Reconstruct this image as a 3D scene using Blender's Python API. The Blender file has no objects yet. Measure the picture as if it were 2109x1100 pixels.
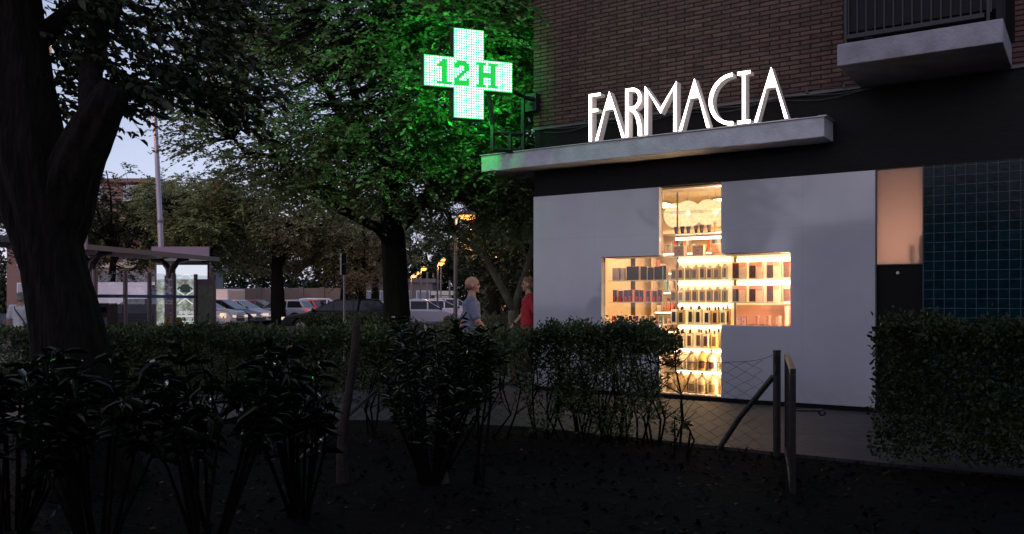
import bpy, bmesh, math, random
import numpy as np
from mathutils import Vector, Matrix
R = math.radians
rng = np.random.default_rng(7)
random.seed(7)
sc = bpy.context.scene
C = sc.collection

# ------------------------------------------------------------------ camera
cam_d = bpy.data.cameras.new('camera'); cam = bpy.data.objects.new('camera', cam_d); C.objects.link(cam)
cam.location = (0, 0, 1.3); cam.rotation_euler = (R(90), 0, 0)
cam_d.sensor_width = 36; cam_d.lens = 36 * 1784 / 2109
cam_d.shift_y = (620 - 550) / 2109
cam_d.clip_start = .05; cam_d.clip_end = 600
sc.camera = cam
# ------------------------------------------------------------------ world: dusk
w = bpy.data.worlds.new('World'); sc.world = w; w.use_nodes = True
nt = w.node_tree; nt.nodes.clear()
def N(t, **k):
    n = nt.nodes.new(t)
    for a, b in k.items(): setattr(n, a, b)
    return n
L = nt.links.new
out = N('ShaderNodeOutputWorld')
sky = N('ShaderNodeTexSky', sky_type='NISHITA'); sky.sun_disc = False
sky.sun_elevation = R(1.0); sky.sun_rotation = R(200); sky.dust_density = 2
b1 = N('ShaderNodeBackground'); b1.inputs['Strength'].default_value = .02; L(sky.outputs[0], b1.inputs[0])
tc = N('ShaderNodeTexCoord'); sep = N('ShaderNodeSeparateXYZ'); L(tc.outputs['Generated'], sep.inputs[0])
rampz = N('ShaderNodeValToRGB'); L(sep.outputs['Z'], rampz.inputs[0])
e = rampz.color_ramp.elements
e[0].position = 0; e[0].color = (.52, .51, .62, 1)
e[1].position = .75; e[1].color = (.10, .13, .25, 1)
m = e.new(.14); m.color = (.40, .45, .60, 1)
m = e.new(.36); m.color = (.23, .28, .42, 1)
# afterglow over the west, behind and left of the viewer, broken by clouds
dot = N('ShaderNodeVectorMath', operation='DOT_PRODUCT'); L(tc.outputs['Generated'], dot.inputs[0]); dot.inputs[1].default_value = (-.5, -.86, .05)
mr = N('ShaderNodeMapRange'); mr.inputs[1].default_value = .1; mr.inputs[2].default_value = 1; L(dot.outputs['Value'], mr.inputs[0])
mp = N('ShaderNodeMapping'); mp.inputs['Scale'].default_value = (1, 1, 3.2); L(tc.outputs['Generated'], mp.inputs[0])
nz = N('ShaderNodeTexNoise'); nz.inputs['Scale'].default_value = 2.6; nz.inputs['Detail'].default_value = 5; L(mp.outputs[0], nz.inputs[0])
cr = N('ShaderNodeMapRange'); cr.inputs[1].default_value = .42; cr.inputs[2].default_value = .66; cr.inputs[3].default_value = .55; cr.inputs[4].default_value = 1.25; L(nz.outputs[0], cr.inputs[0])
mm = N('ShaderNodeMath', operation='MULTIPLY'); L(mr.outputs[0], mm.inputs[0]); L(cr.outputs[0], mm.inputs[1])
b2 = N('ShaderNodeBackground'); L(rampz.outputs[0], b2.inputs[0])
cm_ = N('ShaderNodeMapRange'); cm_.inputs[1].default_value = .3; cm_.inputs[2].default_value = .7; cm_.inputs[3].default_value = 1.4; cm_.inputs[4].default_value = 1.65; L(nz.outputs[0], cm_.inputs[0]); L(cm_.outputs[0], b2.inputs[1])
b3 = N('ShaderNodeBackground'); b3.inputs[0].default_value = (.74, .58, .62, 1); m3 = N('ShaderNodeMath', operation='MULTIPLY'); L(mm.outputs[0], m3.inputs[0]); m3.inputs[1].default_value = 1.0; L(m3.outputs[0], b3.inputs[1])
a1 = N('ShaderNodeAddShader'); a2 = N('ShaderNodeAddShader')
L(b1.outputs[0], a1.inputs[0]); L(b2.outputs[0], a1.inputs[1]); L(a1.outputs[0], a2.inputs[0]); L(b3.outputs[0], a2.inputs[1]); L(a2.outputs[0], out.inputs[0])
# last light of the sun, just under the horizon: very weak, wide
sd = bpy.data.lights.new('sun', 'SUN'); sd.energy = .05; sd.angle = R(20); sd.color = (1, .72, .62)
so = bpy.data.objects.new('sun', sd); C.objects.link(so); so.rotation_euler = (R(80), 0, R(-28))
sc.view_settings.view_transform = 'Standard'; sc.view_settings.look = 'None'
sc.view_settings.gamma = 1; sc.view_settings.exposure = 0
sc.render.engine = 'CYCLES'
cy = sc.cycles; cy.use_denoising = True; cy.max_bounces = 7; cy.diffuse_bounces = 3; cy.glossy_bounces = 3
cy.transparent_max_bounces = 16; cy.sample_clamp_indirect = 4; cy.caustics_reflective = False; cy.caustics_refractive = False
G = -.09          # ground level

# ------------------------------------------------------------------ materials
MATS = {}
def mat(name, col=(.5, .5, .5), rough=.6, metal=0, emit=None, estr=0, noise=0, nscale=8, bump=0, bscale=30, spec=.5, alpha=1, stretch=None, col2=None):
    if name in MATS: return MATS[name]
    m = bpy.data.materials.new(name); m.use_nodes = True; MATS[name] = m
    t = m.node_tree; p = t.nodes['Principled BSDF']
    p.inputs['Base Color'].default_value = (*col, 1); p.inputs['Roughness'].default_value = rough
    p.inputs['Metallic'].default_value = metal; p.inputs['Specular IOR Level'].default_value = spec; p.inputs['Alpha'].default_value = alpha
    if emit: p.inputs['Emission Color'].default_value = (*emit, 1); p.inputs['Emission Strength'].default_value = estr
    if noise or bump:
        co = t.nodes.new('ShaderNodeTexCoord'); mpn = t.nodes.new('ShaderNodeMapping'); t.links.new(co.outputs['Object'], mpn.inputs[0])
        if stretch: mpn.inputs['Scale'].default_value = stretch
    if noise:
        n = t.nodes.new('ShaderNodeTexNoise'); n.inputs['Scale'].default_value = nscale; n.inputs['Detail'].default_value = 6
        r = t.nodes.new('ShaderNodeValToRGB'); t.links.new(mpn.outputs[0], n.inputs[0]); t.links.new(n.outputs[0], r.inputs[0])
        c2 = col2 or tuple(c * (1 - noise) for c in col)
        r.color_ramp.elements[0].position = .3; r.color_ramp.elements[0].color = (*c2, 1)
        r.color_ramp.elements[1].position = .7; r.color_ramp.elements[1].color = (*(min(1, c * (1 + noise * .4)) for c in col), 1)
        t.links.new(r.outputs[0], p.inputs['Base Color'])
    if bump:
        n = t.nodes.new('ShaderNodeTexNoise'); n.inputs['Scale'].default_value = bscale; n.inputs['Detail'].default_value = 5
        b = t.nodes.new('ShaderNodeBump'); b.inputs['Strength'].default_value = bump; b.inputs['Distance'].default_value = .02
        t.links.new(mpn.outputs[0], n.inputs[0]); t.links.new(n.outputs[0], b.inputs['Height']); t.links.new(b.outputs[0], p.inputs['Normal'])
    return m
def leaf_mat(name, c1, c2, rough=.45, trans=.3, spec=.4):
    m = bpy.data.materials.new(name); m.use_nodes = True; t = m.node_tree; p = t.nodes['Principled BSDF']
    g = t.nodes.new('ShaderNodeNewGeometry'); r = t.nodes.new('ShaderNodeValToRGB'); t.links.new(g.outputs['Random Per Island'], r.inputs[0])
    r.color_ramp.elements[0].color = (*c1, 1); r.color_ramp.elements[1].color = (*c2, 1); r.color_ramp.elements[1].position = .9
    co = t.nodes.new('ShaderNodeTexCoord'); n = t.nodes.new('ShaderNodeTexNoise'); n.inputs['Scale'].default_value = 1.3; t.links.new(co.outputs['Object'], n.inputs[0])
    mr = t.nodes.new('ShaderNodeMapRange'); mr.inputs[1].default_value = .35; mr.inputs[2].default_value = .65; mr.inputs[3].default_value = .65; mr.inputs[4].default_value = 1.35; t.links.new(n.outputs[0], mr.inputs[0])
    v = t.nodes.new('ShaderNodeVectorMath'); v.operation = 'SCALE'; t.links.new(r.outputs[0], v.inputs[0]); t.links.new(mr.outputs[0], v.inputs['Scale'])
    t.links.new(v.outputs[0], p.inputs['Base Color']); p.inputs['Roughness'].default_value = rough; p.inputs['Specular IOR Level'].default_value = spec
    if trans:
        tr = t.nodes.new('ShaderNodeBsdfTranslucent'); t.links.new(v.outputs[0], tr.inputs[0])
        mx = t.nodes.new('ShaderNodeMixShader'); mx.inputs[0].default_value = trans
        t.links.new(p.outputs[0], mx.inputs[1]); t.links.new(tr.outputs[0], mx.inputs[2]); t.links.new(mx.outputs[0], t.nodes['Material Output'].inputs[0])
    return m
def glass_mat(name, tint=(1, 1, 1), refl=.08, rough=0.0):
    m = bpy.data.materials.new(name); m.use_nodes = True; t = m.node_tree; t.nodes.remove(t.nodes['Principled BSDF'])
    a = t.nodes.new('ShaderNodeBsdfTransparent'); a.inputs[0].default_value = (*tint, 1)
    g = t.nodes.new('ShaderNodeBsdfGlossy'); g.inputs['Roughness'].default_value = rough
    x = t.nodes.new('ShaderNodeMixShader'); x.inputs[0].default_value = refl
    t.links.new(a.outputs[0], x.inputs[1]); t.links.new(g.outputs[0], x.inputs[2]); t.links.new(x.outputs[0], t.nodes['Material Output'].inputs[0])
    return m
def emis(name, col, s):
    m = bpy.data.materials.new(name); m.use_nodes = True; t = m.node_tree; t.nodes.remove(t.nodes['Principled BSDF'])
    e_ = t.nodes.new('ShaderNodeEmission'); e_.inputs[0].default_value = (*col, 1); e_.inputs[1].default_value = s
    t.links.new(e_.outputs[0], t.nodes['Material Output'].inputs[0]); return m
def tile_mat(name, bw, bh, mortar, c1, c2, cm, offset=.5, rough=.85, bump=.6, axes='xz', spec=.3, tint=0, wavy=0, shift=(0, 0)):
    m = bpy.data.materials.new(name); m.use_nodes = True; t = m.node_tree; p = t.nodes['Principled BSDF']
    co = t.nodes.new('ShaderNodeTexCoord'); s = t.nodes.new('ShaderNodeSeparateXYZ'); c = t.nodes.new('ShaderNodeCombineXYZ')
    t.links.new(co.outputs['Object'], s.inputs[0])
    ax = {'x': s.outputs[0], 'y': s.outputs[1], 'z': s.outputs[2]}
    for i in (0, 1):
        ad = t.nodes.new('ShaderNodeMath'); ad.inputs[1].default_value = shift[i]; t.links.new(ax[axes[i]], ad.inputs[0]); t.links.new(ad.outputs[0], c.inputs[i])
    b = t.nodes.new('ShaderNodeTexBrick'); b.offset = offset; b.inputs['Scale'].default_value = 1
    b.inputs['Brick Width'].default_value = bw; b.inputs['Row Height'].default_value = bh; b.inputs['Mortar Size'].default_value = mortar
    b.inputs['Mortar Smooth'].default_value = .15
    b.inputs['Color1'].default_value = (*c1, 1); b.inputs['Color2'].default_value = (*c2, 1); b.inputs['Mortar'].default_value = (*cm, 1)
    nv = t.nodes.new('ShaderNodeTexNoise'); nv.inputs['Scale'].default_value = 9; nv.inputs['Detail'].default_value = 5; t.links.new(co.outputs['Object'], nv.inputs[0])
    # slightly irregular joints
    ns = t.nodes.new('ShaderNodeVectorMath'); ns.operation = 'MULTIPLY_ADD'; ns.inputs[1].default_value = (.012, .008, 0) if offset else (.0, .0, 0)
    t.links.new(nv.outputs['Color'], ns.inputs[0]); t.links.new(c.outputs[0], ns.inputs[2]); t.links.new(ns.outputs[0], b.inputs['Vector'])
    mr = t.nodes.new('ShaderNodeMapRange'); mr.inputs[1].default_value = .3; mr.inputs[2].default_value = .7; mr.inputs[3].default_value = .7; mr.inputs[4].default_value = 1.25; t.links.new(nv.outputs[0], mr.inputs[0])
    v = t.nodes.new('ShaderNodeVectorMath'); v.operation = 'SCALE'; t.links.new(b.outputs['Color'], v.inputs[0]); t.links.new(mr.outputs[0], v.inputs['Scale'])
    t.links.new(v.outputs[0], p.inputs['Base Color']); p.inputs['Roughness'].default_value = rough; p.inputs['Specular IOR Level'].default_value = spec
    inv = t.nodes.new('ShaderNodeMath'); inv.operation = 'SUBTRACT'; inv.inputs[0].default_value = 1; t.links.new(b.outputs['Fac'], inv.inputs[1])
    n2 = t.nodes.new('ShaderNodeTexNoise'); n2.inputs['Scale'].default_value = 14 if wavy else 60; n2.inputs['Detail'].default_value = 1 if wavy else 4; t.links.new(co.outputs['Object'], n2.inputs[0])
    ma = t.nodes.new('ShaderNodeMath'); ma.operation = 'MULTIPLY_ADD'; ma.inputs[1].default_value = wavy or .35; t.links.new(n2.outputs[0], ma.inputs[0]); t.links.new(inv.outputs[0], ma.inputs[2])
    bm = t.nodes.new('ShaderNodeBump'); bm.inputs['Strength'].default_value = bump; bm.inputs['Distance'].default_value = .008
    t.links.new(ma.outputs[0], bm.inputs['Height']); t.links.new(bm.outputs[0], p.inputs['Normal'])
    return m

# ------------------------------------------------------------------ mesh helpers
def tag(o, label=None, cat=None, group=None, kind=None):
    if label: o['label'] = label
    if cat: o['category'] = cat
    if group: o['group'] = group
    if kind: o['kind'] = kind
    return o
def thing(name, label, cat, loc=(0, 0, 0), rz=0, group=None, kind=None):
    o = bpy.data.objects.new(name, None); C.objects.link(o); o.empty_display_size = .2
    o.location = loc; o.rotation_euler = (0, 0, rz); return tag(o, label, cat, group, kind)
class MB:
    def __init__(s): s.v = []; s.f = []
    def add(s, vs, fs):
        k = len(s.v); s.v += [tuple(p) for p in vs]; s.f += [tuple(i + k for i in f) for f in fs]; return s
    def box(s, x0, x1, y0, y1, z0, z1, M=None):
        vs = [Vector((x, y, z)) for x in (x0, x1) for y in (y0, y1) for z in (z0, z1)]
        if M is not None: vs = [M @ v for v in vs]
        return s.add(vs, [(0, 1, 3, 2), (4, 6, 7, 5), (0, 4, 5, 1), (2, 3, 7, 6), (0, 2, 6, 4), (1, 5, 7, 3)])
    def tube(s, pts, r, n=8, caps=True):
        pts = [Vector(p) for p in pts]; m = len(pts)
        if not hasattr(r, '__len__'): r = [r] * m
        k = len(s.v); ref = None
        for i, p in enumerate(pts):
            d = (pts[min(i + 1, m - 1)] - pts[max(i - 1, 0)]).normalized()
            if ref is None: ref = Vector((0, 0, 1)) if abs(d.z) < .9 else Vector((1, 0, 0))
            a = (ref - d * ref.dot(d))
            if a.length < 1e-4: a = d.orthogonal()
            a.normalize(); b = d.cross(a); ref = a
            for j in range(n):
                t_ = 2 * math.pi * j / n; s.v.append(tuple(p + (a * math.cos(t_) + b * math.sin(t_)) * r[i]))
        for i in range(m - 1):
            for j in range(n):
                q = (j + 1) % n; s.f.append((k + i * n + j, k + i * n + q, k + (i + 1) * n + q, k + (i + 1) * n + j))
        if caps: s.f.append(tuple(k + j for j in range(n))[::-1]); s.f.append(tuple(k + (m - 1) * n + j for j in range(n)))
        return s
    def lathe(s, prof, n=14, c=(0, 0, 0)):
        k = len(s.v)
        for r, z in prof:
            for j in range(n):
                a = 2 * math.pi * j / n; s.v.append((c[0] + r * math.cos(a), c[1] + r * math.sin(a), c[2] + z))
        for i in range(len(prof) - 1):
            for j in range(n):
                q = (j + 1) % n; s.f.append((k + i * n + j, k + i * n + q, k + (i + 1) * n + q, k + (i + 1) * n + j))
        s.f.append(tuple(k + j for j in range(n))[::-1]); s.f.append(tuple(k + (len(prof) - 1) * n + j for j in range(n))); return s
    def prism(s, poly, y0, y1, plane='xz'):
        n = len(poly)
        def P(a, b, d): return (a, d, b) if plane == 'xz' else (a, b, d) if plane == 'xy' else (d, a, b)
        vs = [P(a, b, y0) for a, b in poly] + [P(a, b, y1) for a, b in poly]
        fs = [tuple(range(n)), tuple(range(2 * n - 1, n - 1, -1))] + [(i, i + n, (i + 1) % n + n, (i + 1) % n) for i in range(n)]
        return s.add(vs, fs)
    def ball(s, c, r, seg=14, rings=9):
        sx, sy, sz = r if hasattr(r, '__len__') else (r, r, r); k = len(s.v)
        s.v.append((c[0], c[1], c[2] - sz))
        for i in range(1, rings):
            ph = -math.pi / 2 + math.pi * i / rings
            for j in range(seg):
                a = 2 * math.pi * j / seg; s.v.append((c[0] + sx * math.cos(ph) * math.cos(a), c[1] + sy * math.cos(ph) * math.sin(a), c[2] + sz * math.sin(ph)))
        s.v.append((c[0], c[1], c[2] + sz)); T = len(s.v) - 1
        for j in range(seg):
            q = (j + 1) % seg; s.f.append((k, k + 1 + q, k + 1 + j)); s.f.append((T, T - seg + j, T - seg + q))
            for i in range(rings - 2):
                a = k + 1 + i * seg; s.f.append((a + j, a + q, a + q + seg, a + j + seg))
        return s
    def build(s, name, m, parent=None, bevel=0, smooth=False, M=None, seg=2):
        me = bpy.data.meshes.new(name); vs = s.v if M is None else [tuple(M @ Vector(p)) for p in s.v]
        me.from_pydata(vs, [], s.f)
        bm = bmesh.new(); bm.from_mesh(me); bmesh.ops.recalc_face_normals(bm, faces=bm.faces); bm.to_mesh(me); bm.free()
        me.materials.append(m)
        o = bpy.data.objects.new(name, me); C.objects.link(o); o.parent = parent
        if smooth: me.polygons.foreach_set('use_smooth', [True] * len(me.polygons))
        if bevel:
            b = o.modifiers.new('bevel', 'BEVEL'); b.width = bevel; b.segments = seg; b.limit_method = 'ANGLE'
        return o
def npmesh(name, V, F, m, parent=None):
    """V (n,3) F (k,4) quads"""
    me = bpy.data.meshes.new(name); me.vertices.add(len(V)); me.vertices.foreach_set('co', V.astype(np.float32).ravel())
    k = F.shape[1]; me.loops.add(F.size); me.loops.foreach_set('vertex_index', F.astype(np.int32).ravel())
    me.polygons.add(len(F)); me.polygons.foreach_set('loop_start', np.arange(0, F.size, k, dtype=np.int32))
    me.polygons.foreach_set('loop_total', np.full(len(F), k, dtype=np.int32)); me.update(calc_edges=True)
    me.materials.append(m); o = bpy.data.objects.new(name, me); C.objects.link(o); o.parent = parent; return o
def unit(a): return a / np.maximum(np.linalg.norm(a, axis=-1, keepdims=True), 1e-9)
def leafmesh(name, P, D, size, m, parent=None, ratio=.5, up=.8, detail=False, curl=.15):
    """one folded leaf at each point P growing along D"""
    n = len(P); D = unit(D); size = (size * (rng.uniform(.65, 1.3, n)))[:, None]
    upv = np.tile([0, 0, 1.], (n, 1)) * up + rng.normal(0, .45, (n, 3))
    S = unit(np.cross(D, upv)); U = np.cross(S, D)
    w_ = ratio * .5
    if not detail:
        V = np.stack([P, P + size * (D * .5 + S * w_ + U * .1), P + size * D, P + size * (D * .5 - S * w_ + U * .1)], 1).reshape(-1, 3)
        F = np.arange(n * 4).reshape(n, 4)
    else:
        b = P; t_ = P + size * (D - U * curl)
        V = np.stack([b, P + size * (D * .3 + S * w_ * .9 + U * .12), P + size * (D * .68 + S * w_ * .75 + U * .06), t_,
                      P + size * (D * .68 - S * w_ * .75 + U * .06), P + size * (D * .3 - S * w_ * .9 + U * .12)], 1).reshape(-1, 3)
        k = np.arange(n)[:, None] * 6
        F = np.concatenate([k + np.array([0, 1, 2, 3]), k + np.array([0, 3, 4, 5])], 0)
    return npmesh(name, V, F, m, parent)

def copy_tree(o, parent=None):
    c = o.copy(); C.objects.link(c); c.parent = parent
    for ch in list(o.children): copy_tree(ch, c)
    return c
def struct(o): o['kind'] = 'structure'; return o

# ------------------------------------------------------------------ ground
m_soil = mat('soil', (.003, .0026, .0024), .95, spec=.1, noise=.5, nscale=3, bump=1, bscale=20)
m_asph = mat('asphalt', (.035, .035, .038), .8, noise=.4, nscale=4, bump=.4, bscale=80)
m_pave = tile_mat('paving', .40, .20, .006, (.042, .039, .043), (.026, .024, .028), (.010, .010, .011), .5, .6, .8, 'xy', .35)
m_kerb = mat('kerb_stone', (.12, .12, .12), .8, noise=.4, bump=.4)
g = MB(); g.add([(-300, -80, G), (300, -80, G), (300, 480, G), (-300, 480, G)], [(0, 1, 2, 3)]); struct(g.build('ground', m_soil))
# paving between fence line, facade and far hedge
g = MB(); pv = [(-30, 10.2), (-4.5, 10.1), (-1.2, 9.85), (.24, 9.35), (2.40, 7.78), (3.1, 7.3), (9.5, 3.1), (14, 4.2), (.331, 13.29), (8, 24.8), (5.5, 25), (-1.5, 13.6), (-4, 12.6), (-30, 12.6)]
g.add([(x, y, G + .03) for x, y in pv] + [(x, y, G) for x, y in pv], [tuple(range(14))] + [(i, (i + 1) % 14, (i + 1) % 14 + 14, i + 14) for i in range(14)]); struct(g.build('pavement', m_pave))
g = MB(); g.add([(-60, 18, G + .004), (-6, 26, G + .004), (3, 34, G + .004), (20, 60, G + .004), (20, 140, G + .004), (-60, 110, G + .004)], [(0, 1, 2, 3, 4, 5)]); struct(g.build('road', m_asph))
g = MB(); M_ = Matrix.Translation((-11.5, 15.2, 0)) @ Matrix.Rotation(R(82), 4, 'Z'); g.box(0, 16, -1.6, 1.6, G, G + .12, M_); struct(g.build('bus_stop_pavement', m_kerb, bevel=.01))

# ------------------------------------------------------------------ pharmacy building, in its own frame: x along the facade, y into it
P0 = Vector((.331, 13.29, 0)); ANG = math.atan2(-.556, .831)
MBW = Matrix.Translation(P0) @ Matrix.Rotation(ANG, 4, 'Z')
def BW(t, o, z=0): return MBW @ Vector((t, o, z))
bd = thing('pharmacy_building', 'brick corner building with pharmacy shopfront, black band and projecting canopy', 'building', P0, ANG)
m_brick = tile_mat('brick_courses', .26, .0585, .009, (.145, .080, .064), (.088, .050, .043), (.013, .011, .010), .5, .85, 1.0)
m_black = mat('black_render', (.012, .012, .013), .75, noise=.3, bump=.5, bscale=25, spec=.2, stretch=(1, 1, 5))
m_blk = mat('black_gloss', (.004, .004, .004), .6, spec=.12)
m_plaster = mat('painted_concrete', (.50, .51, .56), .8, noise=.22, nscale=5, bump=.5, bscale=28)
m_cream = mat('cream_paint', (.82, .68, .50), .7, noise=.06)
m_alu = mat('brushed_metal', (.55, .5, .46), .35, .9)
# white panel material with thin joints
m_panel = bpy.data.materials.new('white_panel'); m_panel.use_nodes = True; t = m_panel.node_tree; p = t.nodes['Principled BSDF']
co = t.nodes.new('ShaderNodeTexCoord'); s_ = t.nodes.new('ShaderNodeSeparateXYZ'); t.links.new(co.outputs['Object'], s_.inputs[0])
def line_at(val, ax):
    a = t.nodes.new('ShaderNodeMath'); a.operation = 'SUBTRACT'; a.inputs[1].default_value = val; t.links.new(s_.outputs[ax], a.inputs[0])
    b = t.nodes.new('ShaderNodeMath'); b.operation = 'ABSOLUTE'; t.links.new(a.outputs[0], b.inputs[0])
    c = t.nodes.new('ShaderNodeMath'); c.operation = 'LESS_THAN'; c.inputs[1].default_value = .0022; t.links.new(b.outputs[0], c.inputs[0]); return c
prev = None
for val, ax in ((2.235, 2), (1.05, 0), (4.05, 0)):
    c = line_at(val, ax)
    if prev is None: prev = c
    else:
        q = t.nodes.new('ShaderNodeMath'); q.operation = 'MAXIMUM'; t.links.new(prev.outputs[0], q.inputs[0]); t.links.new(c.outputs[0], q.inputs[1]); prev = q
nn = t.nodes.new('ShaderNodeTexNoise'); nn.inputs['Scale'].default_value = 1.2; nn.inputs['Detail'].default_value = 6; t.links.new(co.outputs['Object'], nn.inputs[0])
rr = t.nodes.new('ShaderNodeValToRGB'); t.links.new(nn.outputs[0], rr.inputs[0]); rr.color_ramp.elements[0].position = .3; rr.color_ramp.elements[1].position = .75
rr.color_ramp.elements[0].color = (.36, .365, .41, 1); rr.color_ramp.elements[1].color = (.43, .43, .465, 1)
mx = t.nodes.new('ShaderNodeMix'); mx.data_type = 'RGBA'; t.links.new(prev.outputs[0], mx.inputs[0]); dn = t.nodes.new('ShaderNodeTexNoise'); dn.inputs['Scale'].default_value = 7; dn.inputs['Detail'].default_value = 8; t.links.new(co.outputs['Object'], dn.inputs[0])
dz = t.nodes.new('ShaderNodeMapRange'); dz.inputs[1].default_value = .0; dz.inputs[2].default_value = .55; dz.inputs[3].default_value = .42; dz.inputs[4].default_value = -.1; t.links.new(s_.outputs[2], dz.inputs[0])
dm = t.nodes.new('ShaderNodeMath'); dm.operation = 'MULTIPLY'; dm.use_clamp = True; t.links.new(dn.outputs[0], dm.inputs[0]); t.links.new(dz.outputs[0], dm.inputs[1])
dx = t.nodes.new('ShaderNodeMix'); dx.data_type = 'RGBA'; t.links.new(dm.outputs[0], dx.inputs[0]); t.links.new(rr.outputs[0], dx.inputs[6]); dx.inputs[7].default_value = (.10, .085, .075, 1); t.links.new(dx.outputs[2], mx.inputs[6]); mx.inputs[7].default_value = (.33, .33, .36, 1)
t.links.new(mx.outputs[2], p.inputs['Base Color']); p.inputs['Roughness'].default_value = .07; p.inputs['Specular IOR Level'].default_value = .6

# brick upper storeys and left return
b = MB(); b.box(0, 9, 0.0, .3, 3.93, 9); b.build('brick_wall', m_brick, bd)
b = MB(); b.box(0.0, .3, .3, 14, 2.92, 9)
o = b.build('side_wall', tile_mat('side_brick_courses', .26, .0585, .009, (.145, .080, .064), (.088, .050, .043), (.013, .011, .010), .5, .85, 1, 'yz'), bd)
b = MB(); b.box(-.0, .12, .12, 14, G, 2.9); b.build('side_plinth_wall', m_plaster, bd)
b = MB(); b.box(0.004, 9, .02, .3, 2.905, 3.927); b.build('fascia_band', m_black, bd)
b = MB(); b.box(-.012, 9, -.006, .02, 3.915, 3.95); b.build('lead_strip', mat('lead_grey', (.12, .12, .12), .6), bd)
# plinth
b = MB(); b.box(0.01, 4.94, .015, .14, G, -.002); b.build('plinth', m_blk, bd)
# white panels either side of the cross
CL, CR, AL, AR, A0, A1, TOP = 2.08, 2.98, 1.17, 3.90, .97, 1.94, 2.895
b = MB(); b.prism([(0, 0), (CL, 0), (CL, A0), (AL, A0), (AL, A1), (CL, A1), (CL, TOP), (0, TOP)], 0, .12); b.build('facade_panel', m_panel, bd)
b = MB(); b.prism([(CR, 0), (4.925, 0), (4.925, TOP), (CR, TOP), (CR, A1), (AR, A1), (AR, A0), (CR, A0)], 0, .12); b.build('facade_panel', m_panel, bd)
# cross window
m_glass = glass_mat('window_glass', (.99, 1, .98), .028)
win = MB(); fr = .010
outline = [(CL, 0), (CR, 0), (CR, A0), (AR, A0), (AR, A1), (CR, A1), (CR, TOP), (CL, TOP), (CL, A1), (AL, A1), (AL, A0), (CL, A0)]
inner = [(CL + fr, fr), (CR - fr, fr), (CR - fr, A0 + fr), (AR - fr, A0 + fr), (AR - fr, A1 - fr), (CR - fr, A1 - fr), (CR - fr, TOP - fr), (CL + fr, TOP - fr), (CL + fr, A1 - fr), (AL + fr, A1 - fr), (AL + fr, A0 + fr), (CL + fr, A0 + fr)]
vs = [(a, y, z) for y in (.099, .118) for a, z in outline] + [(a, y, z) for y in (.099, .118) for a, z in inner]
fs = []
for i in range(12):
    j = (i + 1) % 12; fs += [(i, j, 24 + j, 24 + i), (12 + i, 36 + i, 36 + j, 12 + j), (24 + i, 24 + j, 36 + j, 36 + i)]
win.add(vs, fs)
wo = win.build('cross_window', mat('window_frame_paint', (.55, .42, .33), .5), bd)
for (x0, x1, z0, z1) in ((AL + fr, CL + fr, A0 + fr, A1 - fr), (CL + fr + .004, CR - fr - .004, fr, TOP - fr), (CR - fr, AR - fr, A0 + fr, A1 - fr)):
    q = MB(); q.box(x0, x1, .103, .109, z0, z1); q.build('pane', m_glass, wo)
m_lined = emis('edge_glass', (.75, .9, .35), .5)
for x in (CL + fr, CR - fr):
    q = MB(); q.box(x - .002, x + .003, .1015, .1105, A0, A1); q.build('glazing_bead', mat('green_glass_edge', (.45, .55, .25), .2), wo)
# reveal lining of the opening (lit by the window)
m_rev = mat('reveal_paint', (.72, .62, .58), .6)
for bx in ((CL - .004, CR + .004, .125, .5, 2.87, 2.895), (CL, CR, .13, .5, -.002, .012), (AL, CL, .125, .5, A1 - .01, A1 + .01), (CR, AR, .125, .5, A1 - .01, A1 + .01), (AL, CL, .125, .5, A0 - .012, A0), (CR, AR, .125, .5, A0 - .012, A0)):
    b = MB(); b.box(*bx); b.build('window_reveal', m_rev, wo)
# frosted window + black panel + jambs
b = MB(); b.box(4.94, 5.452, .03, .045, 1.745, 2.89)
m_fr = bpy.data.materials.new('frosted_glass'); m_fr.use_nodes = True; t = m_fr.node_tree; p = t.nodes['Principled BSDF']
tr = t.nodes.new('ShaderNodeBsdfTranslucent'); tr.inputs[0].default_value = (.8, .68, .62, 1); p.inputs['Base Color'].default_value = (.45, .33, .3, 1); p.inputs['Roughness'].default_value = .25
mx = t.nodes.new('ShaderNodeMixShader'); mx.inputs[0].default_value = .7; t.links.new(p.outputs[0], mx.inputs[1]); t.links.new(tr.outputs[0], mx.inputs[2]); t.links.new(mx.outputs[0], t.nodes['Material Output'].inputs[0])
b.build('frosted_window', m_fr, bd)
b = MB(); b.box(4.945, 5.448, .04, .12, G, 1.735); pn = b.build('black_panel', m_blk, bd)
b = MB(); b.tube([BW(5.175, .045, 1.64), BW(5.175, .02, 1.64)], .018, 12); ob = b.build('bell_button', m_alu, None); ob.parent = pn; ob.matrix_parent_inverse = MBW.inverted()
b = MB(); b.box(4.927, 4.940, -.004, .12, G, 2.9); b.box(5.4525, 5.462, -.004, .12, G, 2.9); b.box(4.9405, 5.452, .02, .06, 1.735, 1.745); b.build('dark_trim', mat('dark_grey_metal', (.05, .05, .055), .4, .5), bd)
# blue tile wall
m_tile = tile_mat('blue_tile', .1105, .1105, .0042, (.002, .017, .023), (.0015, .011, .017), (.05, .07, .085), 0, .16, .5, 'xz', .12, wavy=.35, shift=(-5.463 + 3.315, 0))
b = MB(); b.box(5.463, 9, 0, .12, G, 2.9); b.build('tile_wall', m_tile, bd)
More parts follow.
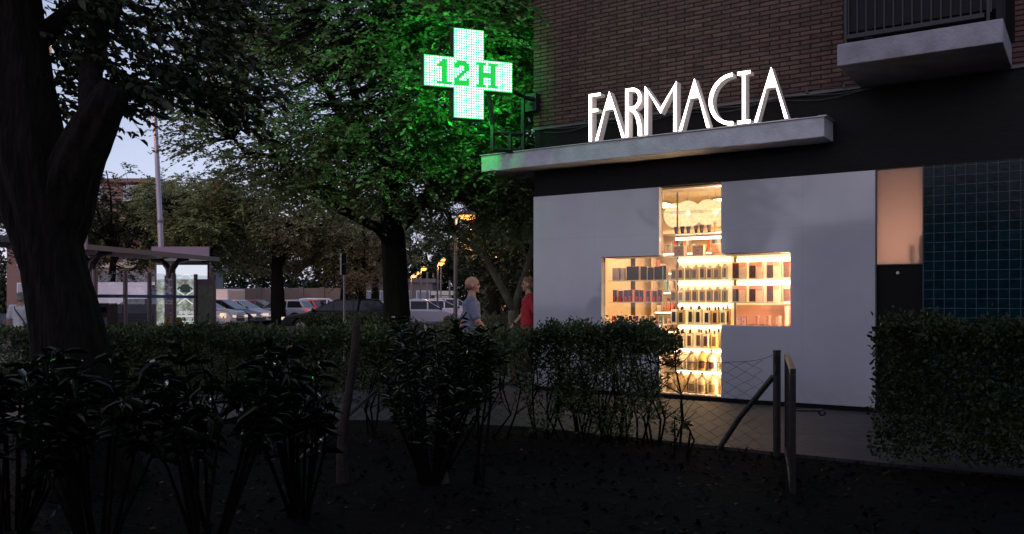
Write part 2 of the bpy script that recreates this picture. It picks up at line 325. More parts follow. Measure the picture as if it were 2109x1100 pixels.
# interior shell
b = MB(); b.box(.3, 4.88, 3.6, 3.7, G, 2.93); b.box(.22, .3, .13, 3.7, G, 2.93); b.box(4.88, 4.94, .13, 3.7, G, 2.93)
b.box(.3, 4.88, .13, 3.6, 2.93, 2.98); b.build('interior_wall', m_cream, bd)
b = MB(); b.box(.3, 4.88, .13, 3.6, G, -.02); b.build('interior_floor', mat('interior_floor', (.5, .42, .34), .3), bd)
b = MB(); b.box(.3, 2.0, .125, .16, 0, A0 - .02); b.box(.3, AL - .03, .125, .16, A0 - .02, A1 + .02); b.build('window_backing', m_cream, bd)
# added light box behind frosted pane, gives the pane its warm glow
b = MB(); b.box(4.945, 4.955, .14, 1.3, 1.2, 2.92); b.box(5.45, 5.46, .14, 1.3, 1.2, 2.92); b.box(4.945, 5.46, 1.3, 1.32, 1.2, 2.92); b.box(4.945, 5.46, .125, 1.3, 2.92, 2.93); b.box(4.945, 5.46, .125, 1.3, 1.19, 1.2)
b.build('pane_light_box', m_cream, bd)
b = MB(); b.box(5.30, 5.34, .075, .12, 1.75, 1.96); b.box(5.40, 5.445, .075, .12, 1.75, 2.06); b.build('silhouette_block', m_blk, bd)  # dark blocks added close behind the pane to shape blurred silhouettes
ld = bpy.data.lights.new('pane_backlight', 'AREA'); ld.shape = 'RECTANGLE'; ld.size = .4; ld.size_y = .25; ld.energy = 6.5; ld.color = (1, .72, .60)  # added unseen lamp, sets the warm gradient of the frosted pane
lo = bpy.data.objects.new('pane_backlight', ld); C.objects.link(lo); lo.matrix_world = MBW @ Matrix.Translation((5.2, .9, 1.9)) @ Matrix.Rotation(R(-90), 4, 'X')
# canopy slab
def canopy():
    b = MB(); z0, z1 = 3.285, 3.53
    n = 40; xs = [-.68 + (4.43 + .68) * i / n for i in range(n + 1)]
    rr_ = random.Random(3)
    vs = []
    for i, x in enumerate(xs):
        j = rr_.uniform(-.006, .006)
        vs += [(x, -.43, z0 + j), (x, -.43, z1), (x, .0, z0 + rr_.uniform(-.004, .004)), (x, .0, z1)]
    fs = []
    for i in range(n):
        a = i * 4; c = a + 4
        fs += [(a, c, c + 1, a + 1), (a + 1, c + 1, c + 3, a + 3), (a + 2, a, c, c + 2) if False else (a, a + 2, c + 2, c)]
    fs += [(0, 1, 3, 2), (n * 4, n * 4 + 2, n * 4 + 3, n * 4 + 1)]
    b.add(vs, fs)
    b.box(-.68, -.001, .001, 3.2, z0, z1)
    return b
cn = canopy().build('canopy', m_plaster, bd, bevel=.008)
b = MB(); b.box(-.70, 4.46, -.45, -.2, 3.531, 3.540); b.box(4.36, 4.462, -.45, 0, 3.5405, 3.546); b.build('flashing', mat('flashing_metal', (.5, .49, .5), .5, .6), cn)
# balcony
b = MB(); b.box(4.75, 6.37, -1.16, 0, 3.925, 4.17); ba = b.build('balcony', mat('shaded_balcony_concrete', (.27, .27, .30), .85, noise=.3, nscale=5, bump=.5, bscale=28), bd, bevel=.01)  # darker copy of the canopy concrete, balcony shade put into its colour
m_iron = mat('dark_iron', (.016, .015, .02), .5, .3)
b = MB(); b.box(4.85, 6.2, -1.15, -1.10, 4.215, 4.26); b.box(4.80, 6.3, -1.15, -1.10, 5.15, 5.2)
for i in range(16): x = 4.86 + i * .093; b.box(x, x + .014, -1.142, -1.128, 4.26, 5.15)
for x in (4.82, 6.22): b.box(x, x + .03, -1.14, -1.11, 4.17, 5.2)
b.build('railing', m_iron, ba)
b = MB(); b.box(4.80, 6.30, -1.10, -1.09, 4.30, 5.15); b.box(4.80, 4.81, -1.09, -.02, 4.2, 5.15); b.box(6.30, 6.31, -1.09, -.02, 4.2, 5.15); b.build('railing_screen', mat('screen_cloth', (.01, .01, .012), .9), ba)
b = MB(); b.box(4.9, 6.4, -.012, -.002, 4.2, 6.3); b.build('balcony_door', m_blk, bd)
# cables and clips along the brick edge
b = MB()
for k, (z, sag) in enumerate(((3.965, .012), (3.90, .02), (3.86, .03))):
    b.tube([(x, -.02, z + sag * math.sin(x * 5 + k)) for x in np.linspace(.2, 4.9, 60)], .006, 5)
for x in (.9, 2.35, 3.3, 4.1, 4.55): b.box(x, x + .03, -.035, -.003, 3.94, 3.985)
b.build('cable', mat('cable_grey', (.06, .06, .06), .6), bd)

# ------------------------------------------------------------------ FARMACIA letters
m_face = emis('letter_light', (1, .92, .86), 7.5)
m_lside = mat('letter_side', (.55, .50, .49), .6, emit=(1, .86, .82), estr=.10)
sg = thing('lit_letter_sign', 'white illuminated letters reading FARMACIA standing along the canopy edge', 'sign', BW(0, 0, 0), ANG)
ZB, ZT = 3.565, 4.232; YF, YD = -.40, .15; SW = .037
def stroke(b, x0, z0, x1, z1, wd=SW):
    # slanted stroke with flat horizontal ends
    h = wd / 2 * math.hypot(x1 - x0, z1 - z0) / abs(z1 - z0) if abs(z1 - z0) > abs(x1 - x0) * .3 else None
    if h is None: hh = wd / 2; return [(x0, z0 - hh), (x1, z1 - hh), (x1, z1 + hh), (x0, z0 + hh)]
    return [(x0 - h, z0), (x0 + h, z0), (x1 + h, z1), (x1 - h, z1)]
def letter(polys):
    lb = MB(); lf = MB()
    for i, pl in enumerate(polys):
        e_ = .0006 * i
        lb.prism(pl, YF + .004 + e_, YF + YD + e_); lf.prism(pl, YF - .002 - e_, YF + .003 + e_)
    o = lb.build('letter', m_lside, sg); lf.build('lit_face', m_face, o)
def arc(cx, cz, rx, rz, a0, a1, n=18, wd=SW):
    out_ = []; pts = [(math.cos(R(a0 + (a1 - a0) * i / n)), math.sin(R(a0 + (a1 - a0) * i / n))) for i in range(n + 1)]
    for i in range(n):
        (c0, s0), (c1, s1) = pts[i], pts[i + 1]
        out_.append([(cx + rx * c0, cz + rz * s0), (cx + rx * c1, cz + rz * s1), (cx + (rx - wd) * c1, cz + (rz - wd) * s1), (cx + (rx - wd) * c0, cz + (rz - wd) * s0)])
    return out_
def ring_letter(polys_arc, extra):
    # joined arc (contiguous) + extra polys
    letter(polys_arc + extra)
Hh = ZT - ZB
hw = SW / 2
letter([[(1.184, ZB), (1.226, ZB), (1.226, ZT), (1.184, ZT)], [(1.226, ZT - SW), (1.365, ZT - SW), (1.365, ZT), (1.226, ZT)], [(1.226, ZB + .41), (1.325, ZB + .41), (1.325, ZB + .45), (1.226, ZB + .45)]])
def A(l, ap, r):
    zi = ZB + Hh * .62
    f_ = (zi - ZB) / Hh
    return [[(l, ZB), (l + SW * 1.05, ZB), (l + SW * 1.05 + (ap + .0 - l - SW * .9) * f_, zi), (ap, zi), (ap, ZT)], [(ap, ZT), (ap, zi), (r - SW * 1.05 - (r - ap - SW * .9) * f_, zi), (r - SW * 1.05, ZB), (r, ZB)]]
letter(A(1.285, 1.505, 1.742))
# R
letter([[(1.757, ZB), (1.798, ZB), (1.798, ZT), (1.757, ZT)], [(1.798, ZT - .04), (1.86, ZT - .04), (1.86, ZT), (1.798, ZT)], [(1.798, ZT - .30), (1.86, ZT - .30), (1.86, ZT - .26), (1.798, ZT - .26)]]
       + arc(1.86, ZT - .15, .135, .15, 90, -90, 12, .04) + arc(1.83, ZB + .02, .165, .365, 88, 3, 12, .04) + [[(1.955, ZB), (1.995, ZB), (1.995, ZB + .04), (1.955, ZB + .04)]])
# M
letter([[(2.05, ZB), (2.091, ZB), (2.091, ZT - .075), (2.05, ZT)], [(2.469, ZB), (2.51, ZB), (2.51, ZT), (2.469, ZT - .075)],
        [(2.05, ZT), (2.091, ZT - .075), (2.28, ZT - .40), (2.28, ZT - .33)], [(2.51, ZT), (2.28, ZT - .33), (2.28, ZT - .40), (2.469, ZT - .075)]])
letter(A(2.545, 2.762, 2.972))
letter(arc(3.28, (ZB + ZT) / 2, .315, Hh / 2, 90, 270, 26, .042))
letter([[(3.407, ZB), (3.448, ZB), (3.448, ZT), (3.407, ZT)], [(3.345, ZT - .04), (3.407, ZT - .04), (3.407, ZT), (3.345, ZT)], [(3.448, ZT - .04), (3.51, ZT - .04), (3.51, ZT), (3.448, ZT)],
        [(3.345, ZB), (3.407, ZB), (3.407, ZB + .04), (3.345, ZB + .04)], [(3.448, ZB), (3.51, ZB), (3.51, ZB + .04), (3.448, ZB + .04)]])
letter(A(3.562, 3.777, 3.985))
b = MB(); b.box(1.15, 4.1, -.36, -.30, 3.541, 3.563); b.box(1.7, 1.82, -.40, -.37, 3.541, 3.562); b.build('base_rail', m_alu, sg)

# ------------------------------------------------------------------ green LED cross
CS = Vector((-.643, 12.4, 4.53)); ca = math.atan2(.34, .94)
cs = thing('pharmacy_cross_sign', 'green glowing LED pharmacy cross reading 12 H beside the building corner', 'sign', CS, ca)
U = 1.3 / 36; V_ = 1.26 / 36
m_led = emis('led_light', (.13, 1, .24), 24); m_led2 = emis('led_light_rear', (.02, 1, .10), 62)
m_back = mat('led_board', (.01, .06, .02), .4, emit=(.0, 1, .10), estr=.62)
m_house = mat('sign_housing', (.03, .06, .04), .4, .2)
hw_, hh_ = 18 * U + .012, 18 * V_ + .012; aw, ah = 6 * U + .012, 6 * V_ + .012
cross = [(-aw, -hh_), (aw, -hh_), (aw, -ah), (hw_, -ah), (hw_, ah), (aw, ah), (aw, hh_), (-aw, hh_), (-aw, ah), (-hw_, ah), (-hw_, -ah), (-aw, -ah)]
b = MB(); b.prism(cross, -.085, .085); b.build('housing', m_house, cs)
for s_y in (-1, 1):
    b = MB(); b.prism([(a * .992, z * .992) for a, z in cross], s_y * .086, s_y * .089); b.build('led_board', m_back, cs)
G1 = ["..##..", ".###..", "####..", "..##..", "..##..", "..##..", "..##..", "..##..", "..##..", "######"]
G2 = [".####.", "######", "##..##", "....##", "...##.", "..##..", ".##...", "##...#", "######", "######"]
GH = ["####.####", ".##...##.", ".##...##.", ".##...##.", ".#######.", ".#######.", ".##...##.", ".##...##.", ".##...##.", "####.####"]
off = set()
for gl, c0 in ((G1, 5), (G2, 12), (GH, 21)):
    for r_, row in enumerate(gl):
        for c_, ch in enumerate(row):
            if ch == '#': off.add((c0 + c_, 13 + r_))
for s_y in (-1, 1):
    b = MB(); pts = []
    for c_ in range(36):
        for r_ in range(36):
            if not (12 <= c_ < 24 or 12 <= r_ < 24): continue
            if (c_, r_) in off: continue
            x = (c_ - 17.5) * U * (-s_y) * -1 if s_y < 0 else -(c_ - 17.5) * U; z = (17.5 - r_) * V_
            x = (c_ - 17.5) * U if s_y < 0 else -(c_ - 17.5) * U
            q = .0128; y = s_y * .0935
            b.add([(x + q * math.cos(a), y, z + q * math.sin(a)) for a in [k * math.pi / 3 for k in range(6)]], [(0, 1, 2, 3, 4, 5)])
    b.build('led_array', m_led if s_y < 0 else m_led2, cs)
# bracket of the cross: frame on the canopy and box on the corner
b = MB(); T = .034
def bar(b, a, c, r=T): 
    b.tube([a, c], r, 4)
Mi = (Matrix.Translation(CS) @ Matrix.Rotation(ca, 4, 'Z')).inverted()
fA = (-.29, 12.9); fB = (.165, 13.02)
def P3(a, z): return Mi @ Vector((a[0], a[1], z))
bar(b, P3(fA, 3.54), P3(fA, 3.95)); bar(b, P3(fB, 3.54), P3(fB, 4.42)); bar(b, P3(fA, 3.555), P3(fB, 3.555)); bar(b, P3(fA, 3.80), P3(fB, 3.80)); bar(b, P3((-.03, 12.96), 3.555), P3((-.03, 12.96), 3.80))
bar(b, P3(fA, 3.93), P3((-.34, 12.62), 4.35)); bar(b, P3(fB, 4.36), P3((.33, 13.15), 4.36)); bar(b, P3(fB, 4.38), P3((-.1, 12.65), 4.42))
b.build('bracket', m_iron, cs)
b = MB(); b.box(-.09, .12, -.12, -.004, 4.19, 4.46); b.build('junction_box', m_iron, cs, M=Mi @ MBW)

# ------------------------------------------------------------------ window display: shelves, lights, goods
m_shelf = mat('glass_shelf', (.75, .85, .7), .15, alpha=.55)
m_sedge = mat('shelf_edge', (.8, .8, .6), .3, emit=(1, .85, .6), estr=.5)
m_strip = emis('strip_light', (1, .80, .55), 5.5)
ds = thing('display_shelves', 'glass display shelves filling the cross shaped shop window', 'shelves', BW(0, 0, 0), ANG)
SZ = {}
def shelf(t0, t1, z, o0=.17, o1=.47, lit=True):
    b = MB(); b.box(t0, t1, o0, o1, z - .010, z); s = b.build('shelf', m_shelf, ds)
    if lit:
        b = MB(); b.box(t0 + .02, t1 - .02, o1 + .012, o1 + .03, z - .07, z - .03); b.build('light_strip', m_strip, s)
for z in (.335, .645): shelf(CL + .02, CR - .02, z)
for z in (.975, 1.285, 1.6, 1.93):
    shelf(CL + .06, CR - .02, z)
shelf(CL + .02, CR - .02, 2.245); shelf(CL + .02, CR - .02, 2.56, lit=False)
for z in (1.285, 1.6): shelf(AL + .02, CL + .04, z, lit=False)
for z in (1.285, 1.6, 1.915): shelf(CR + .03, AR - .02, z, lit=(z != 1.285))
m_bl = mat('backlit_panel', (.85, .75, .6), .6, emit=(1, .58, .25), estr=.50)
b = MB(); b.box(CL + .08, CR - .005, .515, .53, 0, 1.925); b.build('back_panel', m_bl, ds)
b = MB(); b.box(CR + .03, AR - .02, .5315, .545, .98, 1.925); b.build('back_panel', m_bl, ds)
for k, (t0, t1, z) in enumerate([(CL + .03, CR - .03, z) for z in (.325, .635, .96, 1.27, 1.585, 1.915, 2.23, 2.80)] + [(AL + .03, CL - .02, z) for z in (1.27, 1.585, 1.915)] + [(CR + .03, AR - .03, z) for z in (1.27, 1.585, 1.90)]):
    la = bpy.data.lights.new('shelf_fill_light', 'AREA'); la.shape = 'RECTANGLE'; la.size = t1 - t0; la.size_y = .03; la.energy = (2.8 if t1 < CL + .1 else 1.7) * (t1 - t0); la.color = (1, .64, .34)  # fill lights added along the shelf fronts to brighten the goods
    lo = bpy.data.objects.new('shelf_fill_light', la); C.objects.link(lo); lo.matrix_world = MBW @ Matrix.Translation(((t0 + t1) / 2, .15, z - .006)) @ Matrix.Rotation(R(14), 4, 'X')
for (x_, z0, z1) in ((CR - .012, 1.96, 2.86), (CR - .012, .02, .95), (AR - .012, .99, 1.92)):
    la = bpy.data.lights.new('jamb_fill_light', 'AREA'); la.shape = 'RECTANGLE'; la.size = .03; la.size_y = z1 - z0; la.energy = 14 * (z1 - z0); la.color = (1, .60, .32)  # fill lights added inside the opening to brighten reveals and box sides
    lo = bpy.data.objects.new('jamb_fill_light', la); C.objects.link(lo); lo.matrix_world = MBW @ Matrix.Translation((x_, .135, (z0 + z1) / 2)) @ Matrix.Rotation(R(90), 4, 'Y') @ Matrix.Rotation(R(90), 4, 'Z')
b = MB()
for t_, z0, z1 in ((CL + .05, 0, 2.87), (CR + .005, 0.97, 1.93), (1.40, .97, 1.94)): b.box(t_, t_ + (.06 if t_ < 1.5 else .012), .5, .53, z0, z1)
b.build('upright', mat('dark_upright', (.05, .035, .02), .5), ds)
b = MB(); b.box(CR + .04, AR - .02, .515, .53, .98, 1.245); b.build('back_panel', mat('coral_card', (.85, .42, .30), .7), ds)
# room fittings
m_wood = mat('pale_wood', (.62, .44, .27), .5, noise=.15)
def room_unit(t0, t1, label):
    u = thing('wall_cabinet', label, 'cabinet', BW(0, 0, 0), ANG)
    b = MB(); b.box(t0, t1, 3.55, 3.59, .0, 2.5); b.box(t0 - .03, t0, 3.25, 3.59, 0, 2.5); b.box(t1, t1 + .03, 3.25, 3.59, 0, 2.5); b.box(t0 - .03, t1 + .03, 3.2, 3.59, 2.5, 2.56)
    b.build('carcass', m_cream, u)
    for z in (.4, .75, 1.1, 1.45, 1.8, 2.15):
        b = MB(); b.box(t0, t1, 3.27, 3.549, z, z + .02); s = b.build('shelf', m_wood, u)
        b = MB(); b.box(t0 + .03, t1 - .03, 3.28, 3.30, z - .02, z - .001); b.build('light_strip', m_strip, s)
        for mi in range(4):
            gb = MB(); x = t0 + .03
            while x < t1 - .12:
                wd = random.uniform(.03, .09)
                if random.randrange(4) == mi: gb.box(x, x + wd * .9, 3.36, 3.5, z + .021, z + .02 + random.uniform(.1, .25))
                x += wd + .01
            if gb.v: 
                o = gb.build('stocked_packets', mat('packet_%d' % mi, [(.75, .2, .12), (.85, .8, .75), (.25, .45, .5), (.5, .3, .2)][mi], .5), u); o['kind'] = 'stuff'
room_unit(.5, 2.0, 'pale stocked wall cabinet on the left at the back of the shop')
room_unit(2.2, 3.6, 'pale stocked wall cabinet in the middle at the back of the shop')
room_unit(3.8, 4.8, 'pale stocked wall cabinet on the right at the back of the shop')
# pendant globes
m_globe = bpy.data.materials.new('paper_globe'); m_globe.use_nodes = True; t = m_globe.node_tree; t.nodes.remove(t.nodes['Principled BSDF'])
ea = t.nodes.new('ShaderNodeEmission'); co = t.nodes.new('ShaderNodeTexCoord'); wv = t.nodes.new('ShaderNodeTexNoise'); wv.inputs['Scale'].default_value = 22; wv.inputs['Detail'].default_value = 6
rp = t.nodes.new('ShaderNodeValToRGB'); t.links.new(co.outputs['Object'], wv.inputs[0]); t.links.new(wv.outputs[0], rp.inputs[0]); t.links.new(rp.outputs[0], ea.inputs[0]); ea.inputs[1].default_value = 1.35
rp.color_ramp.elements[0].position = .35; rp.color_ramp.elements[0].color = (1, .58, .24, 1); rp.color_ramp.elements[1].position = .65; rp.color_ramp.elements[1].color = (1, .76, .42, 1)
ta = t.nodes.new('ShaderNodeBsdfTransparent'); mx = t.nodes.new('ShaderNodeMixShader'); mx.inputs[0].default_value = .72; t.links.new(ta.outputs[0], mx.inputs[1]); t.links.new(ea.outputs[0], mx.inputs[2]); t.links.new(mx.outputs[0], t.nodes['Material Output'].inputs[0])
m_bulb = emis('bulb', (1, .78, .5), 14)
gl_lab = ['leftmost paper globe pendant lamp, half behind the window jamb', 'second paper globe lamp from the left in the window top', 'middle paper globe lamp, hung highest in the window top', 'fourth paper globe lamp from the left in the window top', 'rightmost paper globe lamp, cut by the white panel']
for i, (t_, o_, z_, r_) in enumerate(((1.87, 1.1, 2.60, .19), (2.10, 1.0, 2.60, .20), (2.22, 1.5, 2.66, .20), (2.47, 1.15, 2.60, .20), (2.66, 1.3, 2.62, .20))):
    pl = thing('pendant_lamp', gl_lab[i], 'lamp', BW(t_, o_, z_), ANG, 'paper globe lamps in the shop window')
    q = MB(); q.ball((0, 0, 0), r_, 24, 16); q.build('globe', m_globe, pl, smooth=True)
    q = MB(); q.ball((0, 0, .02), .035, 10, 8); q.build('bulb', m_bulb, pl, smooth=True)
    q = MB(); q.tube([(0, 0, r_ - .005), (0, 0, 2.925 - z_)], .004, 6); q.lathe([(.02, 0), (.02, .03)], 8, (0, 0, r_)); q.build('cord', m_alu, pl)
for i in range(3):
    cl = thing('fill_panel', ['left', 'middle', 'right'][i] + ' added fill light panel under the shop ceiling', 'light', BW(1.0 + i * 1.5, 2.2, 2.90), ANG)  # unseen panels added as fill light for the room
    q = MB(); q.box(-.35, .35, -.35, .35, 0, .028); q.build('frame', m_alu, cl)
    q = MB(); q.box(-.33, .33, -.33, .33, -.006, -.001); q.build('diffuser', emis('ceiling_glow', (1, .62, .32), 24), cl)

ORD = ['first', 'second', 'third', 'fourth', 'fifth', 'sixth', 'seventh', 'eighth', 'ninth', 'tenth', 'eleventh', 'twelfth']
M_ = lambda n, c, r=.7, **k: mat(n, c, r, spec=.12, **k)
def place(o, t_, o_, z, jit=.05): o.location = BW(t_, o_, z); o.rotation_euler = (0, 0, ANG + random.uniform(-jit, jit))
def proto_box(name, w_, d_, h_, body, front, frame=.012, extra=None):
    r = thing(name, None, None)
    b = MB(); b.box(-w_ / 2, w_ / 2, -d_ / 2, d_ / 2, 0, h_); b.build('carton', body, r, bevel=.002)
    b = MB(); b.box(-w_ / 2 + frame, w_ / 2 - frame, -d_ / 2 - .003, -d_ / 2 - .001, frame, h_ - frame); b.build('front_label', front, r)
    if extra:
        for (a0, a1, c0, c1, mm_) in extra:
            b = MB(); b.box(a0, a1, -d_ / 2 - .006, -d_ / 2 - .0035, c0, c1); b.build('printed_band', mm_, r)
    return r
def proto_bottle(name, w_, d_, h_, body, label, cap, lw=.6, l0=.2, l1=.8, ch=.04, cw=.022):
    r = thing(name, None, None)
    b = MB(); b.box(-w_ / 2, w_ / 2, -d_ / 2, d_ / 2, 0, h_); b.build('flask', body, r, bevel=.006)
    b = MB(); b.box(-w_ / 2 * lw, w_ / 2 * lw, -d_ / 2 - .003, -d_ / 2 - .001, h_ * l0, h_ * l1); b.build('front_label', label, r)
    b = MB(); b.lathe([(cw * .6, 0), (cw * .6, ch * .25), (cw / 2 * 1.3, ch * .25), (cw / 2 * 1.3, ch)], 8, (0, 0, h_)); b.build('cap', cap, r)
    return r
def proto_round(name, rad, h_, body, label, cap):
    r = thing(name, None, None)
    b = MB(); b.lathe([(rad * .95, 0), (rad, .01), (rad, h_ * .55), (rad * .85, h_ * .7), (rad * .45, h_ * .84), (rad * .3, h_ * .88), (rad * .3, h_ * .93)], 16); b.build('flask', body, r, smooth=True)
    b = MB()
    k = 8
    vs = []; 
    for j in range(k + 1):
        a = R(-90 - 38 + 76 * j / k); vs += [((rad + .002) * math.cos(a), (rad + .002) * math.sin(a), h_ * .12), ((rad + .002) * math.cos(a), (rad + .002) * math.sin(a), h_ * .5)]
    b.add(vs, [(2 * j, 2 * j + 2, 2 * j + 3, 2 * j + 1) for j in range(k)]); b.build('front_label', label, r)
    b = MB(); b.lathe([(rad * .36, h_ * .93), (rad * .36, h_)], 12); b.build('cap', cap, r); return r
def proto_tube(name, w_, h_, body, cap):
    r = thing(name, None, None)
    n = 12; vs = []
    for k, (z, a, d) in enumerate(((.25 * h_, .6, .6), (.5 * h_, .72, .5), (.97 * h_, 1.0, .1), (h_, 1.0, .08))):
        for j in range(n): th = 2 * math.pi * j / n; vs.append((w_ / 2 * a * math.cos(th), w_ / 2 * d * math.sin(th), z))
    fs = [(k * n + j, k * n + (j + 1) % n, (k + 1) * n + (j + 1) % n, (k + 1) * n + j) for k in range(3) for j in range(n)] + [tuple(range(n)), tuple(range(3 * n, 4 * n))]
    b = MB(); b.add(vs, fs); b.build('squeeze_tube', body, r)
    b = MB(); b.lathe([(w_ * .26, 0), (w_ * .28, .24 * h_)], 12); b.build('cap', cap, r); return r
def lay(proto, ts, o_, z, labfn, cat, group, jit=.06, first=True):
    for i, t_ in enumerate(ts):
        r = proto if (i == 0 and first) else copy_tree(proto)
        place(r, t_ + random.uniform(-.010, .010), o_ + random.uniform(-.015, .015), z, jit); tag(r, labfn(i), cat, group)
        k_ = random.uniform(.93, 1.06); r.scale = (random.uniform(.93, 1.05), 1, k_)
        for ch in r.children:
            if ch.name.startswith(('flask', 'carton')): vm = FLASKS if ch.name.startswith('flask') else None
            elif ch.name.startswith('front_label'): vm = LABELS if cat == 'bottle' else None
            else: vm = None
            if vm and random.random() < .45: ch.material_slots[0].link = 'OBJECT'; ch.material_slots[0].material = random.choice(vm)
dkb = M_('dark_carton', (.014, .010, .008)); brf = M_('brown_front', (.30, .17, .12)); brl = M_('brown_line', (.12, .06, .04)); pal = M_('pale_carton', (.80, .55, .40))
lin = np.linspace
FLASKS = [M_('flask_honey', (.60, .36, .12)), M_('flask_olive', (.42, .29, .12)), M_('flask_ivory', (.80, .66, .46))]
LABELS = [M_('label_umber', (.10, .05, .035)), M_('label_plum', (.07, .03, .05)), M_('label_sand', (.32, .22, .13))]
# top arm: tubes
lay(proto_tube('cosmetic_tube', .075, .115, M_('tube_brown', (.09, .06, .05)), M_('tube_cap', (.03, .025, .03))), [2.21, 2.30, 2.40, 2.51, 2.60, 2.69], .30, 2.246,
    lambda i: ORD[i] + ' small dark cosmetic tube from the left on the top arm shelf', 'tube', 'cosmetic tubes on the top shelf')
lay(proto_tube('cosmetic_tube', .05, .165, M_('tube_tan', (.38, .20, .12)), M_('tube_cap2', (.35, .2, .12))), [2.79, 2.92], .30, 2.246,
    lambda i: ['slim tan tube right of the small dark tubes on the top shelf', 'slim tan tube at the right end of the top shelf'][i], 'tube', 'cosmetic tubes on the top shelf')
lay(proto_box('gift_box', .165, .10, .155, pal, brf, .004, [(-.06, .06, .118, .124, brl), (-.06, .06, .030, .034, brl), (-.012, .012, .065, .085, brl)]), [2.29, 2.56, 2.83], .28, 1.931,
    lambda i: ORD[i] + ' square brown box from the left, above the cross arms', 'box', 'square brown boxes above the cross arms')
# left arm
lay(proto_box('perfume_carton', .106, .07, .198, M_('carton_edge', (.60, .38, .22)), dkb, .004), [1.50, 1.605, 1.72, 1.83, 1.945, 2.03], .30, 1.601,
    lambda i: ORD[i] + ' black carton from the left on the upper left arm shelf', 'box', 'black cartons on the upper left shelf')
lay(proto_box('perfume_carton', .055, .07, .185, M_('grey_carton', (.35, .25, .2)), M_('silver_front', (.30, .24, .25), .4), .003), [1.235, 1.305, 1.375], .30, 1.601,
    lambda i: ORD[i] + ' narrow silver carton from the left on the upper left arm shelf', 'box', 'narrow silver cartons on the upper left shelf')
red = M_('red_print', (.45, .03, .03)); nav = M_('navy_print', (.03, .035, .08)); tea = M_('teal_print', (.06, .16, .18))
lay(proto_box('striped_carton', .074, .06, .175, M_('orange_side', (.75, .28, .15)), nav, .004, [(-.02, .005, .01, .08, red)]), [1.25, 1.34, 1.43, 1.52, 1.61, 1.70, 1.79, 1.88, 1.97], .30, 1.286,
    lambda i: ORD[i] + ' navy and red carton from the left on the middle left shelf', 'box', 'navy and red cartons on the middle left shelf')
for i, (t_, m_, nm) in enumerate(((1.24, red, 'red'), (1.345, nav, 'navy'), (1.515, dkb, 'black'), (1.615, M_('violet_print', (.06, .03, .09)), 'violet'), (1.715, M_('grey_print', (.2, .2, .2)), 'grey'), (1.85, M_('green_print', (.08, .12, .09)), 'green'), (1.99, tea, 'teal'))):
    r = proto_box('small_carton', .065, .05, .118, pal, m_, .006, [(-.014, .014, .03, .045, M_('white_print', (.7, .65, .6)))]); place(r, t_, .28, .972)
    tag(r, 'small carton with ' + nm + ' front on the lowest left arm shelf', 'box', 'small cartons on the lowest left shelf')
# centre: bottles
gf = M_('amber_flask', (.46, .28, .10), .3); gl2 = M_('greyish_label', (.13, .09, .065)); capm = M_('pale_cap', (.60, .42, .3)); dcap = M_('dark_cap', (.06, .03, .03)); dlab = M_('dark_label', (.035, .03, .04))
crf = M_('cream_flask', (.78, .58, .38), .3)
rown = {1.601: 'upper arm level shelf', 1.286: 'middle arm level shelf', .976: 'shelf at the foot of the arms', .646: 'first shelf below the arms', .336: 'second shelf below the arms', .014: 'window floor'}
back = 'in the back row of the '
for z, cols in ((1.601, 8), (1.286, 8)):
    lay(proto_bottle('perfume_bottle', .082, .045, .165, gf, gl2, capm, .62, .15, .85, .03), lin(2.19, 2.93, cols), .27, z, lambda i: ORD[i] + ' amber bottle from the left, centre of the ' + rown[z], 'bottle', 'amber bottles in the centre of the window')
    lay(proto_bottle('perfume_bottle', .07, .045, .175, crf, gf, capm, .5, .2, .8, .03), lin(2.24, 2.90, cols - 1), .40, z, lambda i: ORD[i] + ' cream bottle from the left, back row, ' + rown[z], 'bottle', 'cream bottles in the back rows')
for z in (.976, .646):
    lay(proto_bottle('lotion_bottle', .085, .05, .205, crf, dlab, dcap, .60, .14, .84, .055, .02), lin(2.19, 2.92, 7), .27, z, lambda i: ORD[i] + ' dark labelled bottle from the left, ' + rown[z], 'bottle', 'dark labelled bottles')
    lay(proto_bottle('lotion_bottle', .075, .05, .205, crf, crf, dcap, .60, .14, .84, .055, .02), lin(2.26, 2.93, 6), .40, z, lambda i: ORD[i] + ' plain bottle from the left, back row, ' + rown[z], 'bottle', 'plain bottles in the back rows')
clr = M_('pale_liquid', (.50, .38, .20), .1); clb = M_('liquid_label', (.17, .12, .06)); wcap = M_('grey_cap', (.30, .24, .2))
for z in (.336, .014):
    lay(proto_round('water_flask', .068, .262, clr, clb, wcap), lin(2.15, 2.93, 6), .26, z, lambda i: ORD[i] + ' clear flask from the left on the ' + rown[z], 'bottle', 'round clear flasks at the bottom of the window', first=True)
    lay(proto_round('water_flask', .060, .268, M_('pale_liquid2', (.75, .62, .40), .15), clb, wcap), lin(2.23, 2.86, 5), .41, z, lambda i: ORD[i] + ' pale flask from the left, back row, ' + rown[z], 'bottle', 'round pale flasks in the back rows')
